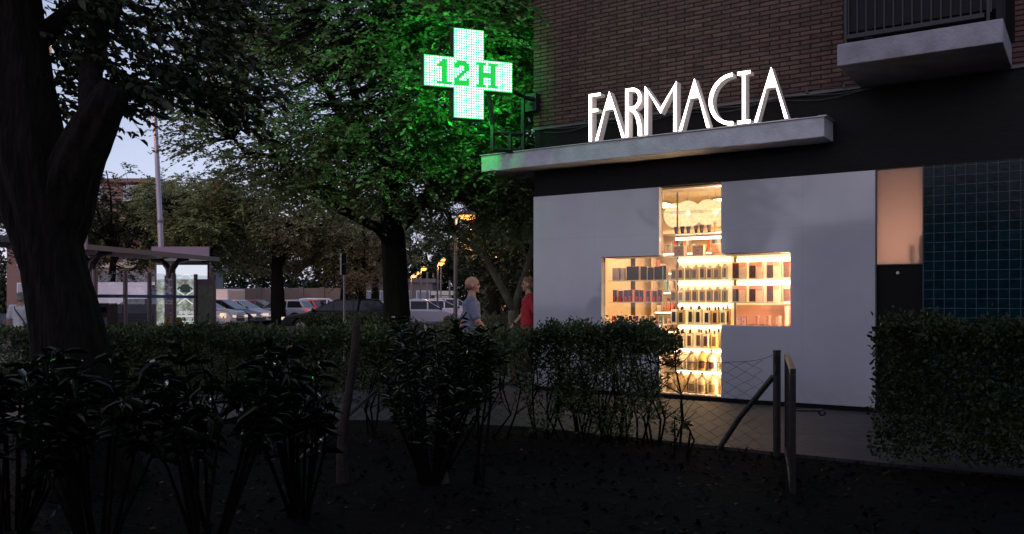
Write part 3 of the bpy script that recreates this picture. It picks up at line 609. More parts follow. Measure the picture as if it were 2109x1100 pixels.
# right arm
dph = M_('photo_front', (.10, .055, .05), noise=.5, nscale=25)
cor = M_('coral_top', (.80, .30, .22))
for z, kk in ((1.601, 'upper'), (1.286, 'middle')):
    for i, t_ in enumerate((3.13, 3.36, 3.60, 3.82)):
        r = proto_box('skincare_box', .10, .075, .222, pal, dph, .008, [(-.042, .042, .175, .213, cor if (i + (z < 1.5)) % 3 else M_('plum_top', (.15, .03, .03)))]); place(r, t_ - .03, .27, z, .03)
        b = MB(); b.box(.052, .13, -.035, .03, 0, .222); b.build('open_flap', pal, r)
        b = MB(); b.box(.052, .13, -.038, -.0352, .16, .22); b.build('flap_print', cor, r)
        tag(r, ORD[i] + ' tall coral and brown skincare box from the left on the ' + kk + ' right shelf', 'box', 'tall skincare boxes on the right arm')
pat = bpy.data.materials.new('floral_print'); pat.use_nodes = True; t = pat.node_tree; p = t.nodes['Principled BSDF']; co = t.nodes.new('ShaderNodeTexCoord'); vo = t.nodes.new('ShaderNodeTexVoronoi'); vo.inputs['Scale'].default_value = 38; rp = t.nodes.new('ShaderNodeValToRGB')
t.links.new(co.outputs['Object'], vo.inputs[0]); t.links.new(vo.outputs[0], rp.inputs[0]); t.links.new(rp.outputs[0], p.inputs[0]); rp.color_ramp.elements[0].color = (.30, .02, .02, 1); rp.color_ramp.elements[1].color = (.62, .38, .33, 1); rp.color_ramp.elements[1].position = .55
def bow(name, w_, h_, t_, lab):
    r = thing(name, lab, 'box', BW(t_, .28, .972), ANG, 'floral boxes on the lower right arm shelf')
    n = 10; pl = [(-w_ / 2 * (1 - .14 * math.sin(math.pi * i / n)), h_ * i / n) for i in range(n + 1)]; pl = pl + [(-a, c) for a, c in pl[::-1]]
    b = MB(); b.prism(pl, -.03, .03); b.build('carton', pat, r)
    b = MB(); b.box(-.003, .003, -.036, -.031, 0, h_); b.build('ribbon', red, r)
bow('gift_carton', .125, .125, 3.17, 'wide low floral gift box at the left of the lower right shelf')
bow('gift_carton', .055, .13, 3.38, 'narrow floral box nearest the wide low floral box'); bow('gift_carton', .06, .13, 3.53, 'middle narrow floral box on the lower right shelf'); bow('gift_carton', .055, .13, 3.67, 'narrow floral box nearest the tall floral gift box')
bow('gift_carton', .13, .26, 3.82, 'tall floral gift box at the right end of the cross window')

# ================================================================== vegetation
m_bark = bpy.data.materials.new('bark'); m_bark.use_nodes = True; t = m_bark.node_tree; p = t.nodes['Principled BSDF']
co = t.nodes.new('ShaderNodeTexCoord'); mpn = t.nodes.new('ShaderNodeMapping'); mpn.inputs['Scale'].default_value = (9, 9, 1.6); t.links.new(co.outputs['Object'], mpn.inputs[0])
n = t.nodes.new('ShaderNodeTexNoise'); n.inputs['Scale'].default_value = 3; n.inputs['Detail'].default_value = 8; t.links.new(mpn.outputs[0], n.inputs[0])
r = t.nodes.new('ShaderNodeValToRGB'); t.links.new(n.outputs[0], r.inputs[0]); r.color_ramp.elements[0].position = .38; r.color_ramp.elements[0].color = (.005, .004, .003, 1); r.color_ramp.elements[1].position = .62; r.color_ramp.elements[1].color = (.012, .009, .007, 1)
t.links.new(r.outputs[0], p.inputs[0]); p.inputs['Roughness'].default_value = .95; p.inputs['Specular IOR Level'].default_value = .15
bp = t.nodes.new('ShaderNodeBump'); bp.inputs['Strength'].default_value = 1; bp.inputs['Distance'].default_value = .05; t.links.new(n.outputs[0], bp.inputs['Height']); t.links.new(bp.outputs[0], p.inputs['Normal'])
m_twig = mat('twig', (.005, .004, .0035), .95, spec=.1)
m_pbark = mat('smooth_bark', (.17, .16, .11), .9, noise=.4, bump=.3)
lf_green = leaf_mat('leaf_green', (.14, .19, .085), (.29, .34, .155), trans=.42)
lf_dark = leaf_mat('leaf_dark', (.022, .032, .014), (.05, .065, .025), trans=.15)
lf_olive = leaf_mat('leaf_olive', (.14, .145, .065), (.29, .26, .12))
lf_rust = leaf_mat('leaf_rust', (.15, .10, .045), (.30, .18, .07))
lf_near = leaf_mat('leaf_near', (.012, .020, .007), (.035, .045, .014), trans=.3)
lf_privet = leaf_mat('leaf_privet', (.025, .045, .012), (.060, .085, .022), trans=.25)
lf_privet2 = leaf_mat('leaf_privet_dark', (.012, .022, .006), (.038, .052, .014), trans=.2, spec=.2)
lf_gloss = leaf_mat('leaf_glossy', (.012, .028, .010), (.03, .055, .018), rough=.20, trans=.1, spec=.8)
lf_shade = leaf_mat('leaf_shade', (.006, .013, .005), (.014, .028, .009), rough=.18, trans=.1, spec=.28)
lf_tan = leaf_mat('leaf_tan', (.22, .15, .07), (.38, .27, .13))
lf_lime = leaf_mat('leaf_lime', (.06, .10, .012), (.14, .19, .03))

def wander(a, b_, k, amp, seed):
    r_ = np.random.default_rng(seed); a = np.array(a, float); b_ = np.array(b_, float)
    pts = [a + (b_ - a) * i / k for i in range(k + 1)]
    for i in range(1, k): pts[i] = pts[i] + r_.normal(0, amp, 3)
    return pts
def rough_trunk(b, pts, rad, n=20, amp=.06, seed=0):
    """trunk with ridged, uneven girth"""
    r_ = np.random.default_rng(seed); pts = [Vector(q) for q in pts]
    # resample
    P, Q = [], []
    for i in range(len(pts) - 1):
        k = max(2, int((pts[i + 1] - pts[i]).length / .08))
        for j in range(k): f_ = j / k; P.append(pts[i].lerp(pts[i + 1], f_)); Q.append(rad[i] * (1 - f_) + rad[i + 1] * f_)
    P.append(pts[-1]); Q.append(rad[-1])
    for _ in range(3): P = [P[0]] + [(P[i - 1] + P[i] * 2 + P[i + 1]) / 4 for i in range(1, len(P) - 1)] + [P[-1]]
    k = len(b.v); ph = r_.uniform(0, 6.28, 8); fr_ = r_.integers(3, 11, 8); sp = r_.uniform(-2, 2, 8)
    ref = Vector((1, 0, 0)); m_ = len(P); L_ = 0
    for i, q in enumerate(P):
        d = (P[min(i + 1, m_ - 1)] - P[max(i - 1, 0)]).normalized()
        if i: L_ += (P[i] - P[i - 1]).length
        a = (ref - d * ref.dot(d)).normalized(); c = d.cross(a); ref = a
        for j in range(n):
            th = 2 * math.pi * j / n
            rr_ = Q[i] * (1 + amp * sum(math.sin(fr_[u] * th + ph[u] + sp[u] * L_) for u in range(8)) / 2.8 + r_.normal(0, amp * .12))
            b.v.append(tuple(q + (a * math.cos(th) + c * math.sin(th)) * rr_))
    for i in range(m_ - 1):
        for j in range(n): q = (j + 1) % n; b.f.append((k + i * n + j, k + i * n + q, k + (i + 1) * n + q, k + (i + 1) * n + j))
    b.f.append(tuple(k + (m_ - 1) * n + j for j in range(n)))
AVOID = [(np.array([(x - 1054.5) / 1784 * Y, Y, 1.3 + (620 - y) / 1784 * Y]), r_) for x, y, r_ in ((953, 441, .36),) for Y in (13.6, 14.2, 14.8, 15.4, 16, 16.6, 17.2)]
def tree(name, label, group, trunk, radii, limbs, blobs, ncl, ntw, nlf, lsize, leafm, seed, flat=.5, twl=.6, barkm=None, droop=-.1, ratio=.5, category='tree', tn=18, trunk_amp=.05):
    """trunk path, limbs = [(pts, r0, r1)], crown = clumps in blobs [(centre, radii, weight)]"""
    r_ = np.random.default_rng(seed); barkm = barkm or m_bark
    base = Vector(trunk[0]); root = thing(name, label, category, base, 0, group)
    O = np.array(base)
    b = MB(); rough_trunk(b, [Vector(q) - base for q in trunk], radii, tn, trunk_amp, seed); b.build('trunk', barkm, root, smooth=True)
    LP = []
    b = MB()
    for pts, r0, r1 in limbs:
        k = len(pts); b.tube([Vector(q) - base for q in pts], [r0 + (r1 - r0) * i / (k - 1) for i in range(k)], 7)
        for i in range(k - 1):
            for f_ in (0, .33, .66): LP.append(np.array(pts[i]) * (1 - f_) + np.array(pts[i + 1]) * f_)
    LP.append(np.array(trunk[-1], float)); LP = np.array(LP)
    wts = np.array([q[2] for q in blobs], float); wts /= wts.sum()
    which = r_.choice(len(blobs), ncl, p=wts); CC = []
    for wi in which:
        c_, rad, _ = blobs[wi]; d = r_.normal(0, 1, 3); d /= np.linalg.norm(d); rr_ = r_.uniform(.25, 1) ** .45
        CC.append(np.array(c_) + d * rr_ * np.array(rad))
    CC = np.array(CC)
    cen = {i: np.array(q[0]) for i, q in enumerate(blobs)}
    PP, DD = [], []
    for ci, c_ in enumerate(CC):
        i = np.argmin(((LP - c_) ** 2).sum(1)); a = LP[i]
        mid = (a + c_) / 2 + r_.normal(0, .06, 3) * np.linalg.norm(c_ - a)
        b.tube([Vector(a - O), Vector(mid - O), Vector(c_ - O)], [.022, .014, .006], 4, False)
        outd = c_ - cen[which[ci]]; outd[2] *= .4; outd = outd / (np.linalg.norm(outd) + 1e-6)
        for k in range(ntw):
            d = outd * .9 + r_.normal(0, .8, 3); d[2] = d[2] * flat + droop; d /= np.linalg.norm(d)
            ln = twl * r_.uniform(.5, 1.25); st = c_ + r_.normal(0, .12, 3) * twl
            s_ = np.cross(d, [0, 0, 1]); s_ /= np.linalg.norm(s_) + 1e-6
            f_ = (np.arange(nlf) + r_.uniform(0, 1, nlf)) / nlf
            side = np.where(np.arange(nlf) % 2, 1., -1.)[:, None]
            q = st + np.outer(f_, d) * ln; q[:, 2] -= (f_ ** 2) * ln * .18
            PP.append(q + r_.normal(0, .01, q.shape)); DD.append(d * .7 + side * s_ * .8 + r_.normal(0, .28, (nlf, 3)) + np.array([0, 0, -.15]))
            if ci % 2 == 0 or lsize > .1: b.tube([Vector(st - O), Vector(st + d * ln - O - np.array([0, 0, .15 * ln]))], [.005, .002], 3, False)
    b.build('branch', barkm, root, smooth=True)
    P = np.concatenate(PP); D = np.concatenate(DD); keep = np.ones(len(P), bool)
    for a, rr_ in AVOID: keep &= ((P - a) ** 2).sum(1) > rr_ ** 2
    leafmesh('crown', P[keep] - O, D[keep], lsize, leafm, root, ratio)
    return root

# ---- big dark tree at the left of the picture
sx = 6.5 / 1784
def F(x, y, Y=6.5): return ((x - 1054.5) / 1784 * Y, Y, 1.3 + (620 - y) / 1784 * Y)
root = thing('foreground_tree', 'large dark tree trunk forking at the left, with a sawn-off stub and overhanging leaves', 'tree', (-3.3, 6.5, G))
O = Vector((-3.3, 6.5, G))
b = MB()
rough_trunk(b, [Vector(q) - O for q in ((-3.22, 6.5, G - .05), (-3.28, 6.5, .35), F(142, 700), F(110, 550), F(90, 455), F(58, 330), F(42, 180), F(28, 40), F(10, -160), F(-20, -420))], [.44, .30, .245, .215, .25, .29, .24, .20, .17, .13], 46, .07, 5)
b.build('trunk', m_bark, root, smooth=True)
b = MB(); rough_trunk(b, [Vector(q) - O for q in (F(108, 510), F(128, 430), F(150, 350, 6.4), F(190, 270, 6.35), F(215, 225, 6.3), F(232, 196, 6.3), F(240, 178, 6.3))], [.17, .20, .175, .15, .125, .115, .10], 34, .08, 9); b.build('limb', m_bark, root, smooth=True)
b = MB(); rough_trunk(b, [Vector(q) - O for q in (F(85, 480), F(10, 400, 6.6), F(-60, 330, 6.8), F(-130, 200, 7))], [.14, .17, .16, .13], 24, .06, 12); b.build('limb', m_bark, root, smooth=True)
b = MB(); rough_trunk(b, [Vector(q) - O for q in (F(200, 255, 6.3), F(185, 180, 6.4), F(195, 90, 6.6), F(240, -40, 6.8), F(330, -200, 7))], [.11, .085, .07, .05, .035], 16, .06, 15)
rough_trunk(b, [Vector(q) - O for q in (F(36, 120, 6.5), F(150, 20, 6.8), F(300, -60, 7.2), F(440, -120, 7.8))], [.10, .07, .05, .03], 14, .06, 16)
b.build('limb', m_bark, root, smooth=True)
b = MB(); b.tube([Vector(F(205, 245, 6.3)) - O, Vector(F(232, 256, 6.25)) - O], [.006, .002], 5); b.build('twig', m_twig, root)
# leaves: sprays hanging in the upper left
r_ = np.random.default_rng(21); PP, DD = [], []; tb = MB()
def spray(x, y, Y, n_tw, spread, ln, dirx=1.0, dirz=-.12):
    c_ = np.array(F(x, y, Y))
    for k in range(n_tw):
        st = c_ + r_.normal(0, spread, 3); d = np.array([dirx, 0, dirz]) + r_.normal(0, .42, 3) * np.array([1, 1, .55]); d /= np.linalg.norm(d); L_ = ln * r_.uniform(.5, 1.3); nl = int(15 * L_ / .6) + 4
        f_ = (np.arange(nl) + r_.uniform(0, 1, nl)) / nl; s_ = np.cross(d, [0, 0, 1.]); s_ /= np.linalg.norm(s_)
        q = st + np.outer(f_, d) * L_; q[:, 2] -= f_ ** 2 * .12 * L_
        PP.append(q); DD.append(d * .6 + np.where(np.arange(nl) % 2, 1., -1.)[:, None] * s_ * .7 + r_.normal(0, .35, (nl, 3)) + [0, 0, -.3])
        tb.tube([Vector(st) - O, Vector(st + d * L_ * .5 - np.array([0, 0, .03])) - O, Vector(st + d * L_ - np.array([0, 0, .12 * L_])) - O], [.006, .004, .002], 3, False)
for x in range(90, 470, 32):
    lim = 215 if x < 330 else 190
    if x > 430: lim = 175
    for y in range(-60, lim, 38):
        dens = 1.0 if (y > 60 or x < 260) else .8
        if r_.uniform() < dens: spray(x + r_.uniform(-16, 16), y + r_.uniform(-16, 16), r_.uniform(6.3, 8.6), 3, .12, .45)
for x, y in ((300, 205), (350, 195), (400, 205), (440, 215), (470, 190), (120, 150), (120, 60), (140, 230), (150, 200), (330, 160), (420, 130), (500, 150), (20, 230), (-5, 260)): spray(x, y, 7.2, 3, .08, .4)
# overhead crown, mostly above the picture
for k in range(520): spray(r_.uniform(-700, 260), r_.uniform(-1000, -170), r_.uniform(5.5, 9.5), 2, .25, .7, r_.uniform(-1, 1))
tb.build('twigs', m_twig, root)
leafmesh('crown', np.concatenate(PP) - np.array(O), np.concatenate(DD), .088, lf_near, root, .55, up=.5, detail=True)

def gtree(name, label, group, x, Y, ztop, rx, leafm, seed, lsize=.11, ncl=120, ntw=6, nlf=14, r0=.22, zb=1.8, ry=None, cat='tree', twl=.7, flat=.5, zc=None):
    """free-standing tree, x is its sideways place in metres"""
    ry = ry or rx; zc = zc if zc is not None else (ztop + zb) / 2; hz = ztop - zc
    r2 = np.random.default_rng(seed); base = (x, Y, G)
    top = (x + r2.uniform(-.3, .3), Y, zb + (ztop - zb) * .45)
    limbs = []
    for k in range(6):
        a = k * 1.05 + r2.uniform(-.3, .3); s0 = np.array(base) + (np.array(top) - np.array(base)) * r2.uniform(.55, .95)
        e_ = np.array([x + math.cos(a) * rx * .7, Y + math.sin(a) * ry * .7, zc + r2.uniform(-.2, .7) * hz])
        limbs.append((wander(s0, e_, 4, .1 * rx * .3, seed + k), r0 * .45, .02))
    blobs = [((x, Y, zc), (rx * .85, ry * .85, hz * .9), 3)]
    for k in range(7):
        a = r2.uniform(0, 6.28); el = r2.uniform(-.6, .9)
        blobs.append(((x + math.cos(a) * rx * .62, Y + math.sin(a) * ry * .62, zc + el * hz * .6), (rx * .42, ry * .42, hz * .36), 1))
    return tree(name, label, group, [base, (x + r2.uniform(-.1, .1), Y, zb * .5), top], [r0 * 1.15, r0, r0 * .5], limbs, blobs, ncl, ntw, nlf, lsize, leafm, seed, flat=flat, twl=twl, tn=12)

# ---- the big tree behind the green cross
T_ = (-2.1, 16.0)
lim = [((T_[0], T_[1], 2.2), (-3.6, 15.6, 3.4), (-5.0, 15.2, 4.3)), ((T_[0], T_[1], 2.6), (-1.0, 15.6, 4.0), (.1, 15.2, 5.6)), ((T_[0], T_[1], 3.0), (-2.6, 14.6, 4.6), (-3.0, 13.8, 6.4)),
       ((T_[0], T_[1], 3.4), (-1.6, 16.5, 5.5), (-1.0, 17, 8.0)), ((T_[0], T_[1], 3.2), (-3.6, 17, 5.4), (-5.2, 17.6, 7.0)), ((T_[0], T_[1], 2.9), (-.9, 16.9, 3.9), (.2, 17.4, 4.6)), ((-2.1, 16, 4.5), (-2.3, 15.8, 6.5), (-2.4, 15.5, 8.6))]
tree('green_lit_tree', 'large leafy tree behind the green cross, its leaves lit green', None, [(-2.08, 16, G), (-2.14, 16, 1.4), (-2.2, 16, 2.6), (-2.2, 16, 4.6)], [.30, .235, .225, .13],
     [(wander(a, m_, 3, .08, 3)[:-1] + wander(m_, c_, 4, .1, 4), .11, .025) for a, m_, c_ in lim],
     [((-2.2, 15.6, 5.6), (3.0, 2.6, 2.6), 5), ((-.6, 14.9, 4.7), (1.35, 1.3, 1.6), 2.4), ((-1.0, 15.0, 6.9), (1.7, 1.5, 1.3), 2.2), ((-3.9, 15.2, 4.7), (1.9, 1.5, 1.5), 2.4), ((-4.6, 15.4, 6.6), (1.9, 1.6, 1.4), 1.6), ((-2.2, 15.2, 3.6), (2.1, 1.4, .7), 1.6), ((-.2, 14.6, 3.5), (.75, .8, .6), 1), ((-.9, 14.2, 5.6), (1.6, .8, 1.6), 3.2), ((-2.6, 14.4, 6.6), (2.0, .9, 1.2), 1.6)],
     1150, 7, 17, .088, lf_green, 31, flat=.42, twl=.75, ratio=.55)
# long layered sprays on its left flank
# ---- slender V-shaped tree beside the corner
def v_tree():
    b0 = (.05, 16.4, G)
    def q(x, y, Y=16.4): return ((x - 1054.5) / 1784 * Y, Y, 1.3 + (620 - y) / 1784 * Y)
    limbs = [([q(1056, 636), q(1040, 605), q(1020, 570), q(1000, 532), q(975, 508), q(950, 492), q(930, 470)], .085, .03),
             ([q(1058, 640), q(1068, 600), q(1082, 560), q(1093, 520), q(1100, 470), q(1104, 400)], .075, .03),
             ([q(1000, 532), q(998, 495), q(994, 460), q(990, 400)], .035, .015), ([q(985, 512), q(975, 490), q(965, 470)], .03, .012)]
    tree('forked_tree', 'slender pale tree forking in a V beside the pharmacy corner', None, [b0, (.04, 16.4, .6), q(1057, 640)], [.12, .10, .095], limbs,
         [((-.5, 15.9, 3.2), (1.1, .9, .55), 3), ((-.1, 15.6, 2.9), (.7, .7, .5), 2), ((-1.2, 16.0, 2.9), (.6, .6, .4), 1), ((-.45, 15.0, 3.7), (1.0, .7, .6), 4), ((.15, 15.2, 3.0), (.35, .5, .6), 1.5)], 230, 6, 12, .085, lf_green, 44, flat=.9, twl=.5, barkm=m_pbark, droop=-.35, tn=10)
v_tree()
# ---- other trees, near to far
GT = 'trees lining the street'
gtree('street_tree', 'dark rounded tree beyond the bus shelter, left of the tall lamp pole', GT, -18.6, 40, 8.3, 2.3, lf_dark, 51, .16, 165, 6, 12, .2, 1.5)
gtree('street_tree', 'broad green tree behind the tall lamp pole', GT, -16.8, 44, 8.2, 3.9, lf_green, 52, .16, 368, 6, 14, .28, 1.8)
gtree('street_tree', 'dense muted green tree right of the tall lamp pole', GT, -13.5, 38, 6.8, 3.2, lf_green, 53, .15, 272, 6, 14, .25, 2.0)
gtree('street_tree', 'brownish olive tree with a dark trunk before the beige wall', GT, -10.2, 38, 7.4, 3.1, lf_olive, 54, .14, 266, 6, 14, .3, 2.4)
gtree('street_tree', 'rust tinged tree with low crown right of the beige wall', GT, -8.6, 44, 5.6, 2.5, lf_rust, 55, .15, 195, 6, 14, .25, 1.9)
gtree('street_tree', 'tall green tree behind the black and white street sign', GT, -8.0, 50, 9.5, 3.4, lf_green, 56, .18, 255, 6, 13, .25, 2.2)
gtree('street_tree', 'loose grey green tree left of the big dark trunk', GT, -6.6, 38, 4.9, 2.2, lf_olive, 57, .13, 90, 6, 13, .2, 1.8)
gtree('street_tree', 'dark tree behind the lit lamp post', GT, -.6, 31, 6.6, 1.9, lf_dark, 58, .14, 190, 6, 13, .2, 1.7)
gtree('street_tree', 'dark evergreen filling the gap behind the V-shaped tree', GT, .8, 27, 7.0, 2.6, lf_dark, 59, .13, 210, 7, 13, .22, .6)
gtree('street_tree', 'dark tree far behind the row of distant lamps', GT, -9.0, 100, 12, 7.5, lf_dark, 60, .4, 150, 6, 12, .4, 2.0)
gtree('street_tree', 'large dark tree at the far left behind the trunk', GT, -22.0, 34, 8.8, 4.6, lf_dark, 61, .16, 266, 6, 13, .3, 1.5)
gtree('street_tree', 'far olive tree above the beige wall', GT, -21, 78, 11, 6.0, lf_olive, 62, .3, 195, 6, 13, .3, 2.5)
gtree('street_tree', 'far green tree left of the beige wall', GT, -30, 74, 11, 6.0, lf_green, 63, .3, 195, 6, 13, .3, 2.5)
gtree('street_tree', 'slim trunked tree far behind the small tan tree', GT, -13.5, 72, 10.5, 4.2, lf_green, 64, .28, 154, 6, 12, .28, 2.6)
gtree('street_tree', 'dim tree at the far end of the parked cars', GT, -3, 82, 10, 6.0, lf_dark, 65, .3, 182, 6, 12, .3, 1.6)
gtree('small_ball_tree', 'small round tan leafed tree on a thin stem beside the street sign', None, -6.3, 35, 2.55, .42, lf_tan, 66, .06, 40, 5, 10, .05, 1.75)
# trees standing behind the viewer's back: they shade the ground and show in the glossy facade
gtree('park_tree', 'park tree standing farthest left across the path from the pharmacy', 'trees in the park facing the pharmacy', -9.5, -9, 7.5, 4.0, lf_dark, 70, .2, 150, 6, 12, .3, 2.2)
gtree('park_tree', 'tree in the park across the path from the pharmacy', 'trees in the park facing the pharmacy', -1.0, -12, 8.0, 4.6, lf_dark, 71, .2, 170, 6, 12, .3, 2.4)
gtree('park_tree', 'park tree opposite the blue tiled wall', 'trees in the park facing the pharmacy', 7.5, -9, 7.5, 4.0, lf_dark, 72, .2, 150, 6, 12, .3, 2.2)

# ---- hedges
def hedge(name, label, pts, width, z0, z1, n, lsize, leafm, seed, group=None, stems=0, cat='hedge', ratio=.5, topfrac=.35, sparse=0, detail=False, arch=.04):
    r_ = np.random.default_rng(seed); pts = np.array(pts, float); seg = np.linalg.norm(np.diff(pts, axis=0), axis=1); cum = np.r_[0, np.cumsum(seg)]; tot = cum[-1]
    base = Vector((*pts[0], G)); O = np.array(base); root = thing(name, label, cat, base, 0, group)
    s_ = r_.uniform(0, tot, n); i = np.clip(np.searchsorted(cum, s_) - 1, 0, len(seg) - 1); f_ = (s_ - cum[i]) / seg[i]
    c = pts[i] + (pts[i + 1] - pts[i]) * f_[:, None]; d = unit(pts[i + 1] - pts[i]); nn_ = np.stack([-d[:, 1], d[:, 0]], 1)
    kind = r_.uniform(0, 1, n); u = r_.uniform(-1, 1, n); v = r_.uniform(0, 1, n) ** (.8 if sparse else 1)
    top = kind < topfrac; side = (~top) & (kind < topfrac + (1 - topfrac) * .6)
    ztop = z1 - .085 + .035 * np.sin(s_ * 3.1 + seed) + .025 * np.sin(s_ * 7.7) + .02 * np.sin(s_ * 17 + u * 3)
    off = np.where(side, np.sign(u) * (1 - np.abs(r_.normal(0, .16, n)) + .10 * np.sin(s_ * 5 + v * 7)), u) * width / 2
    z = np.where(top, ztop - r_.normal(.03, .05, n), z0 + (ztop - z0) * v)
    z -= (np.abs(off) / (width / 2)) ** 4 * arch * top
    P = np.concatenate([c + nn_ * off[:, None], z[:, None]], 1)
    # round ends
    if sparse:
        keep = np.ones(n, bool); hh = (z - z0) / (z1 - z0); nz_ = np.sin(P[:, 0] * 9 + seed) * np.sin(P[:, 2] * 8 + 1.3) + np.sin(P[:, 0] * 4.3 + 2 * P[:, 1]) * .5
        keep = (hh > .72) | (nz_ + r_.normal(0, .45, n) > sparse * (1 - hh) * 1.5 - .25); P = P[keep]; off = off[keep]; nn_ = nn_[keep]; top = top[keep]
    m_ = len(P); D = r_.normal(0, .8, (m_, 3)); D[:, 2] += np.where(top, .75, .15); D[:, :2] += nn_ * np.sign(off)[:, None] * np.where(top, .1, .55)[:, None]
    leafmesh('foliage', P - O, D, lsize, leafm, root, ratio, up=.4, detail=detail)
    if stems:
        b = MB()
        for k in range(stems):
            ss = r_.uniform(.02, .98) * tot; i = int(np.clip(np.searchsorted(cum, ss) - 1, 0, len(seg) - 1)); q = pts[i] + (pts[i + 1] - pts[i]) * (ss - cum[i]) / seg[i]
            x, y = q + r_.normal(0, width * .16, 2); h_ = z1 - G; pp = [np.array([x, y, G])]
            for st in range(4): pp.append(pp[-1] + np.array([r_.normal(0, .06), r_.normal(0, .05), h_ * .22]))
            b.tube([Vector(a - O) for a in pp], [.012, .010, .008, .006, .003], 5, False)
            for j in (1, 2, 3):
                for _ in range(2): e_ = pp[j] + np.array([r_.normal(0, .16), r_.normal(0, .12), r_.uniform(.08, .25)]); b.tube([Vector(pp[j] - O), Vector((pp[j] + e_) / 2 - O + r_.normal(0, .015, 3)), Vector(e_ - O)], [.005, .004, .002], 4, False)
        b.build('stems', m_twig, root)
    return root
hedge('clipped_hedge', 'clipped hedge standing free in front of the white facade left of the lit window', [(.30, 8.95), (1.52, 8.25)], .62, .0, 1.07, 24000, .042, lf_privet, 81, 'clipped hedges', 34, sparse=.32)
hedge('clipped_hedge', 'dark clipped hedge in front of the blue tiled wall', [(3.04, 7.1), (5.0, 5.65)], .8, .08, 1.15, 32000, .046, lf_privet2, 82, 'clipped hedges', 0)
hedge('clipped_hedge', 'long low hedge across the path from the large leafed shrubs', [(-8.5, 13.6), (-5, 13.5), (-2, 13.2), (-.15, 13.6)], .9, G, .93, 26000, .055, lf_privet, 83, 'clipped hedges', 30)
hedge('clipped_hedge', 'thin twiggy hedge along the wire fence left of the path', [(-5.2, 9.45), (-2.6, 9.3), (-1.2, 9.1), (.2, 8.6)], .9, .22, 1.03, 42000, .05, lf_privet, 84, 'clipped hedges', 44, sparse=.12)
hedge('clipped_hedge', 'hedge block ending in a dark square side near the black estate car', [(-5.6, 24), (-3.4, 23.2)], 1.1, G, .92, 9000, .08, lf_privet, 85, 'clipped hedges', 0)
hedge('clipped_hedge', 'low hedge running behind the V-shaped tree', [(-1.4, 18.5), (1.5, 19.6)], .9, G, .98, 8000, .06, lf_olive, 86, 'clipped hedges', 0)
hedge('clipped_hedge', 'far low hedge in front of the bus shelter', [(-17, 14.6), (-11.5, 14.8), (-8.3, 15.0), (-5.5, 17.5)], 1.0, G, .84, 17000, .06, lf_privet, 87, 'clipped hedges', 0)
hedge('clipped_hedge', 'hedge piece meeting the pharmacy corner behind the oleander', [(-1.5, 11.6), (-.15, 11.9)], .7, G, .86, 7000, .05, lf_privet, 88, 'clipped hedges', 16, sparse=.4)

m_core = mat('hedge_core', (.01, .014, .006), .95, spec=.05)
th = hedge('shade_hedge', 'tall added hedge out of view behind the viewer, shading the foreground', [(-10, -.6), (-3, -2.2), (4, -2.2), (9, -.8)], 1.0, G, 3.7, 9000, .16, lf_dark, 89, None, 0)  # added out of view to block low sky light from the foreground
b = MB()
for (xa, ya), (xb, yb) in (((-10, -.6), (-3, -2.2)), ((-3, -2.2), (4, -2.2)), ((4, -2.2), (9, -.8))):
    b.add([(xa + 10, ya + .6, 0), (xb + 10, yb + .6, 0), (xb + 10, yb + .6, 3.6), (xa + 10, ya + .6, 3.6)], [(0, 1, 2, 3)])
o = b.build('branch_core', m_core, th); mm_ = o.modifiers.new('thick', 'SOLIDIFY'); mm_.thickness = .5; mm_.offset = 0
# ---- leafy shrubs in front of the fence
def shrub(name, label, c, nst, h, spread, nl, lsize, leafm, seed, ratio=.28, group=None, cat='shrub', lean=(0, 0), up0=.25, upbias=.35, detail=True):
    r_ = np.random.default_rng(seed); base = Vector((c[0], c[1], G)); root = thing(name, label, cat, base, 0, group); PP, DD = [], []; b = MB()
    for k in range(nst):
        a = r_.uniform(0, 6.28); s_ = spread * r_.uniform(.25, 1); hh = h * r_.uniform(.62, 1.05)
        tip = np.array([math.cos(a) * s_ + lean[0], math.sin(a) * s_ * .6 + lean[1], hh]); b0 = np.array([math.cos(a) * .08, math.sin(a) * .08, 0]); mid = (b0 + tip) / 2 + np.array([0, 0, .12 * hh]) + r_.normal(0, .05, 3)
        b.tube([Vector(b0), Vector(mid), Vector(tip)], [.013, .009, .003], 5, False)
        f_ = up0 + (1 - up0) * r_.uniform(0, 1, nl) ** .8
        q = np.outer((1 - f_) ** 2, b0) + np.outer(2 * f_ * (1 - f_), mid) + np.outer(f_ ** 2, tip)
        PP.append(q); ang = r_.uniform(0, 6.28, nl); DD.append(np.stack([np.cos(ang), np.sin(ang), r_.normal(upbias, .35, nl)], 1))
    b.build('stems', m_twig, root); leafmesh('foliage', np.concatenate(PP), np.concatenate(DD), lsize, leafm, root, ratio, up=.9, detail=detail, curl=.25)
    return root
GS = 'large leafed shrubs before the fence'
for i, (x, y, hgt, lab) in enumerate(((-3.0, 5.2, .98, 'large leafed glossy shrub in front of the dark trunk base'), (-2.35, 4.9, 1.10, 'large leafed glossy shrub below the bus shelter'), (-1.75, 5.0, 1.12, 'large leafed glossy shrub below the parked white van'), (-1.35, 5.6, 1.06, 'large leafed glossy shrub just left of the wooden stake'))):
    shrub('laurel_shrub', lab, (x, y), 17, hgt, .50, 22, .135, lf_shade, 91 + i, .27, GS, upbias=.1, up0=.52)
shrub('oleander_shrub', 'tall narrow leafed oleander in the middle with glints of green light', (-.62, 6.6), 34, 1.22, .68, 50, .085, lf_gloss, 97, .2, up0=.35, upbias=.5)
shrub('oleander_shoot', 'single upright oleander shoot rising in front of the walking man', (-.30, 6.5), 3, 1.50, .07, 60, .08, lf_gloss, 98, .2, lean=(.08, 0), up0=.55, upbias=.6)
